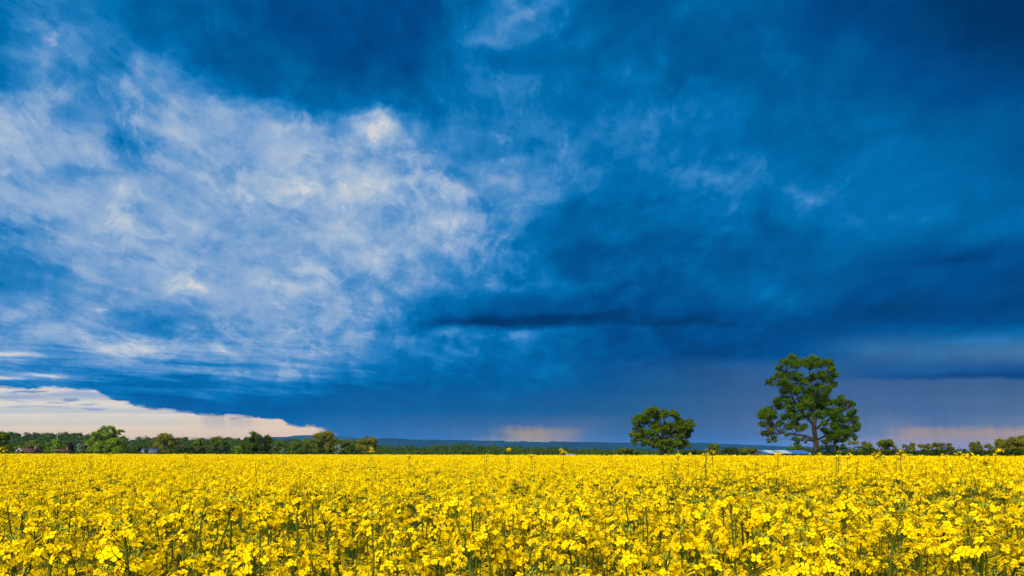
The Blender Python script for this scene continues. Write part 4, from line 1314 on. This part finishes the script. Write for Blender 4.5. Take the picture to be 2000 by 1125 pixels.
def gable_house(name, label, u, v_ridge, Y, w, d, eave_h, ridge_h, roof, wall, gable_front=True, rotz=0.0, barge=None, windows=(), chimney=None):
    """small pitched house; w across the front, d deep"""
    x = (u - 1000) / F * Y
    zt = CAM_Z + (EYE_V - v_ridge) / F * Y
    o = thing(name, label, 'house', (x, Y, zt - ridge_h), None, rotz)
    mb = MB()
    hw, hd = w / 2, d / 2
    box(mb, -hw, hw, -hd, hd, -2.0, eave_h)
    if gable_front:
        for yv in (-hd, hd):
            s = .12 if yv > 0 else -.12
            mb.add([(-hw, yv, eave_h), (hw, yv, eave_h), (0, yv, ridge_h - .06), (-hw, yv, eave_h), (-hw, yv - s, eave_h), (hw, yv - s, eave_h), (0, yv - s, ridge_h - .06), (-hw, yv - s, eave_h)], [(0, 1, 2, 3), (4, 5, 6, 7), (0, 2, 6, 4), (1, 2, 6, 5)])
    else:
        for xv in (-hw, hw):
            s = .12 if xv > 0 else -.12
            mb.add([(xv, -hd, eave_h), (xv, hd, eave_h), (xv, 0, ridge_h - .06), (xv, -hd, eave_h), (xv - s, -hd, eave_h), (xv - s, hd, eave_h), (xv - s, 0, ridge_h - .06), (xv - s, -hd, eave_h)], [(0, 1, 2, 3), (4, 5, 6, 7), (0, 2, 6, 4), (1, 2, 6, 5)])
    obj('wall', mb.mesh('wall', [wall]), o)
    rb = MB()
    ov = .35
    sl = (ridge_h - eave_h) / (hw if gable_front else hd)
    for s in (-1, 1):
        lo = eave_h - ov * sl
        if gable_front:
            P = [(0, -hd - ov, ridge_h), (s * (hw + ov), -hd - ov, lo), (s * (hw + ov), hd + ov, lo), (0, hd + ov, ridge_h)]
        else:
            P = [(-hw - ov, 0, ridge_h), (-hw - ov, s * (hd + ov), lo), (hw + ov, s * (hd + ov), lo), (hw + ov, 0, ridge_h)]
        P = np.array(P)
        V = np.concatenate([P, P + np.array([0, 0, .15])])
        rb.add(V, [(0, 1, 2, 3), (4, 5, 6, 7), (0, 1, 5, 4), (1, 2, 6, 5), (2, 3, 7, 6), (3, 0, 4, 7)])
    r = obj('roof', rb.mesh('roof', [roof]), o)
    if chimney:
        cb = MB()
        box(cb, chimney[0] - .35, chimney[0] + .35, chimney[1] - .35, chimney[1] + .35, ridge_h - .8, ridge_h + 1.0)
        obj('chimney', cb.mesh('chimney', [M_BRICK]), r)
    if barge:
        for s in (-1, 1):
            bb = MB()
            yv = -hd - ov - .04
            P = np.array([(0, yv, ridge_h + .16), (s * (hw + ov), yv, eave_h - ov * sl + .16), (s * (hw + ov), yv, eave_h - ov * sl - .22), (0, yv, ridge_h - .24)])
            V = np.concatenate([P, P + np.array([0, -.06, 0])])
            bb.add(V, [(0, 1, 2, 3), (4, 5, 6, 7), (0, 1, 5, 4), (1, 2, 6, 5), (2, 3, 7, 6), (3, 0, 4, 7)])
            obj('bargeboard', bb.mesh('bargeboard', [barge]), o)
    for (wx, wz, ww, wh) in windows:
        fb = MB()
        yv = -hd
        box(fb, wx - ww / 2 - .1, wx + ww / 2 + .1, yv - .08, yv + .05, wz - wh / 2 - .1, wz + wh / 2 + .1)
        f = obj('window', fb.mesh('window', [M_WHITE]), o)
        for sx in (-1, 1):
            pb = MB()
            box(pb, wx + sx * ww / 4 - ww / 4 + .06, wx + sx * ww / 4 + ww / 4 - .06, yv - .10, yv - .082, wz - wh / 2 + .06, wz + wh / 2 - .06)
            obj('pane', pb.mesh('pane', [M_GLASS]), f)
    return o


gable_house('house', 'brown-roofed house with pale bargeboards on its gable among bushes at the far left', 56, 876.0, 300, 5.6, 9, 2.6, 5.2, M_BROWNROOF, M_BRICK, True, -.15, M_WHITE, windows=[(0, 2.3, 2.2, 1.2), (-1.6, .8, 1.3, 1.1), (1.6, .8, 1.3, 1.1)], chimney=(1.2, 2.5))
gable_house('house', 'red-tiled house half hidden between the bright tree and the copper-leaved tree', 122, 877.8, 305, 6.0, 5.5, 2.4, 5.0, M_REDROOF, M_BRICK, False, .5, None, windows=[(-1.4, .9, 1.2, 1.1), (1.2, .9, 1.2, 1.1)], chimney=(1.8, 0))
gable_house('house', 'blue-grey roofed house with a pinkish wall left of the olive tree', 294, 876.8, 275, 5.5, 5.0, 2.4, 4.4, M_SLATE, M_BRICK, False, .1, None, windows=[(-.8, 1.2, 1.1, 1.0)], chimney=None)
gable_house('shed', 'small pale-roofed shed low at the far edge of the crop in mid field', 1115, 887.4, 150, 1.5, 1.2, 1.5, 1.95, M_WHITE, M_SLATE, False, .1, None)['category'] = 'shed'

# barn
bY = 190.0
bx0, bx1 = (1494 - 1000) / F * bY, (1586 - 1000) / F * bY
z_e = CAM_Z + (EYE_V - 886.0) / F * bY
z_r = CAM_Z + (EYE_V - 879.3) / F * (bY + 6)
bw = bx1 - bx0
bz = float(ground_z(bx0, bY))
barn = thing('barn', 'long low barn with striped blue and white sheet roof left of the tall tree', 'barn', ((bx0 + bx1) / 2, bY, bz))
mb = MB()
ze, zr = z_e - bz, z_r - bz
box(mb, -bw / 2, bw / 2, 0.2, 11.8, -.3, ze - .05)
for xv, s in ((-bw / 2, .15), (bw / 2, -.15)):
    mb.add([(xv, .2, ze - .05), (xv, 11.8, ze - .05), (xv, 6, zr - .06), (xv, .2, ze - .05), (xv + s, .2, ze - .05), (xv + s, 11.8, ze - .05), (xv + s, 6, zr - .06), (xv + s, .2, ze - .05)], [(0, 1, 2, 3), (4, 5, 6, 7), (0, 2, 6, 4), (1, 2, 6, 5)])
obj('wall', mb.mesh('wall', [M_TIMBER]), barn)


def roof_slab(xa, xb, lift, t0=-.04, t1=1.0):
    m = MB()
    sl = (zr - ze) / 6.0
    nb = max(2, int((xb - xa) / .25))
    xg = np.linspace(xa, xb, nb)
    for (ya, yb) in ((t0 * 6, t1 * 6),):
        V = []
        for i, xv in enumerate(xg):
            c = .02 * (i % 2)
            V += [(xv, ya, ze + ya * sl + lift + c), (xv, yb, ze + yb * sl + lift + c)]
        m.add(V, [(2 * i, 2 * i + 2, 2 * i + 3, 2 * i + 1) for i in range(nb - 1)])
    return m


rm = roof_slab(-bw / 2 - .3, bw / 2 + .3, 0.0)
rV = [(-bw / 2 - .3, 6, zr + .004), (bw / 2 + .3, 6, zr + .004), (bw / 2 + .3, 12.3, ze - .05), (-bw / 2 - .3, 12.3, ze - .05)]
rm.add(rV, [(0, 1, 2, 3)])
rf = obj('roof', rm.mesh('roof', [M_BLUEROOF]), barn)
for ua, ub in ((1503, 1521), (1526, 1549)):
    xa, xb = (ua - 1000) / F * bY - (bx0 + bx1) / 2, (ub - 1000) / F * bY - (bx0 + bx1) / 2
    obj('rooflight', roof_slab(xa, xb, .045, 0.01, .98).mesh('rooflight', [M_ROOFLIGHT]), rf)
db = MB()
box(db, -1.6, 1.6, .10, .19, -.2, ze - .5)
obj('door', db.mesh('door', [M_STEEL]), barn)

# pylon far behind the airy trees
pY = 1500.0
pp = at(1873.5, 871.5, pY)
pz = float(ground_z(pp[0], pY))
py = thing('pylon', 'tiny lattice power pylon on the horizon between the airy trees', 'pylon', (pp[0], pY, pz))
H = pp[2] - pz
mb = MB()
for sx in (-1, 1):
    for sy in (-1, 1):
        tube(mb, [(sx * 2.0, sy * 2.0, 0), (sx * .8, sy * .8, H * .6), (sx * .1, sy * .1, H)], .22, 4)
for k in range(7):
    z0, z1 = H * .08 * k + .5, H * .08 * (k + 1) + .5
    w0, w1 = 2.0 - 1.2 * min(1, z0 / (H * .6)), 2.0 - 1.2 * min(1, z1 / (H * .6))
    for sy in (-1, 1):
        tube(mb, [(-w0, sy * w0, z0), (w1, sy * w1, z1)], .12, 3)
        tube(mb, [(w0, sy * w0, z0), (-w1, sy * w1, z1)], .12, 3)
obj('tower', mb.mesh('tower', [M_STEEL]), py)
for zf, hwid in ((.58, 3.6), (.74, 4.6), (.88, 3.0)):
    mb = MB()
    tube(mb, [(-hwid, 0, H * zf), (hwid, 0, H * zf)], .22, 4)
    tube(mb, [(-hwid, 0, H * zf), (0, 0, H * zf + 1.2), (hwid, 0, H * zf)], .12, 3)
    obj('cross_arm', mb.mesh('cross_arm', [M_STEEL]), py)

# ------------------------------------------------------------------ the air between here and the ridge
HAZE = 4.3e-5
if HAZE:
    hb = MB()
    box(hb, -14500, 14500, -600, 15500, -6.0, 186)
    hm = bpy.data.materials.new('haze')
    hm.use_nodes = True
    hm.node_tree.nodes.clear()
    pv = hm.node_tree.nodes.new('ShaderNodeVolumePrincipled')
    pv.inputs['Color'].default_value = (0.03, 0.33, 0.95, 1)
    pv.inputs['Density'].default_value = HAZE
    pv.inputs['Anisotropy'].default_value = 0.0
    ho = hm.node_tree.nodes.new('ShaderNodeOutputMaterial')
    hm.node_tree.links.new(pv.outputs[0], ho.inputs['Volume'])
    h = obj('haze', hb.mesh('haze', [hm]))
    tag(h, 'thin blue air between the field and the far ridge', None, kind='stuff')
    cy.volume_step_rate = 1.0
print('done, objects', len(bpy.data.objects))
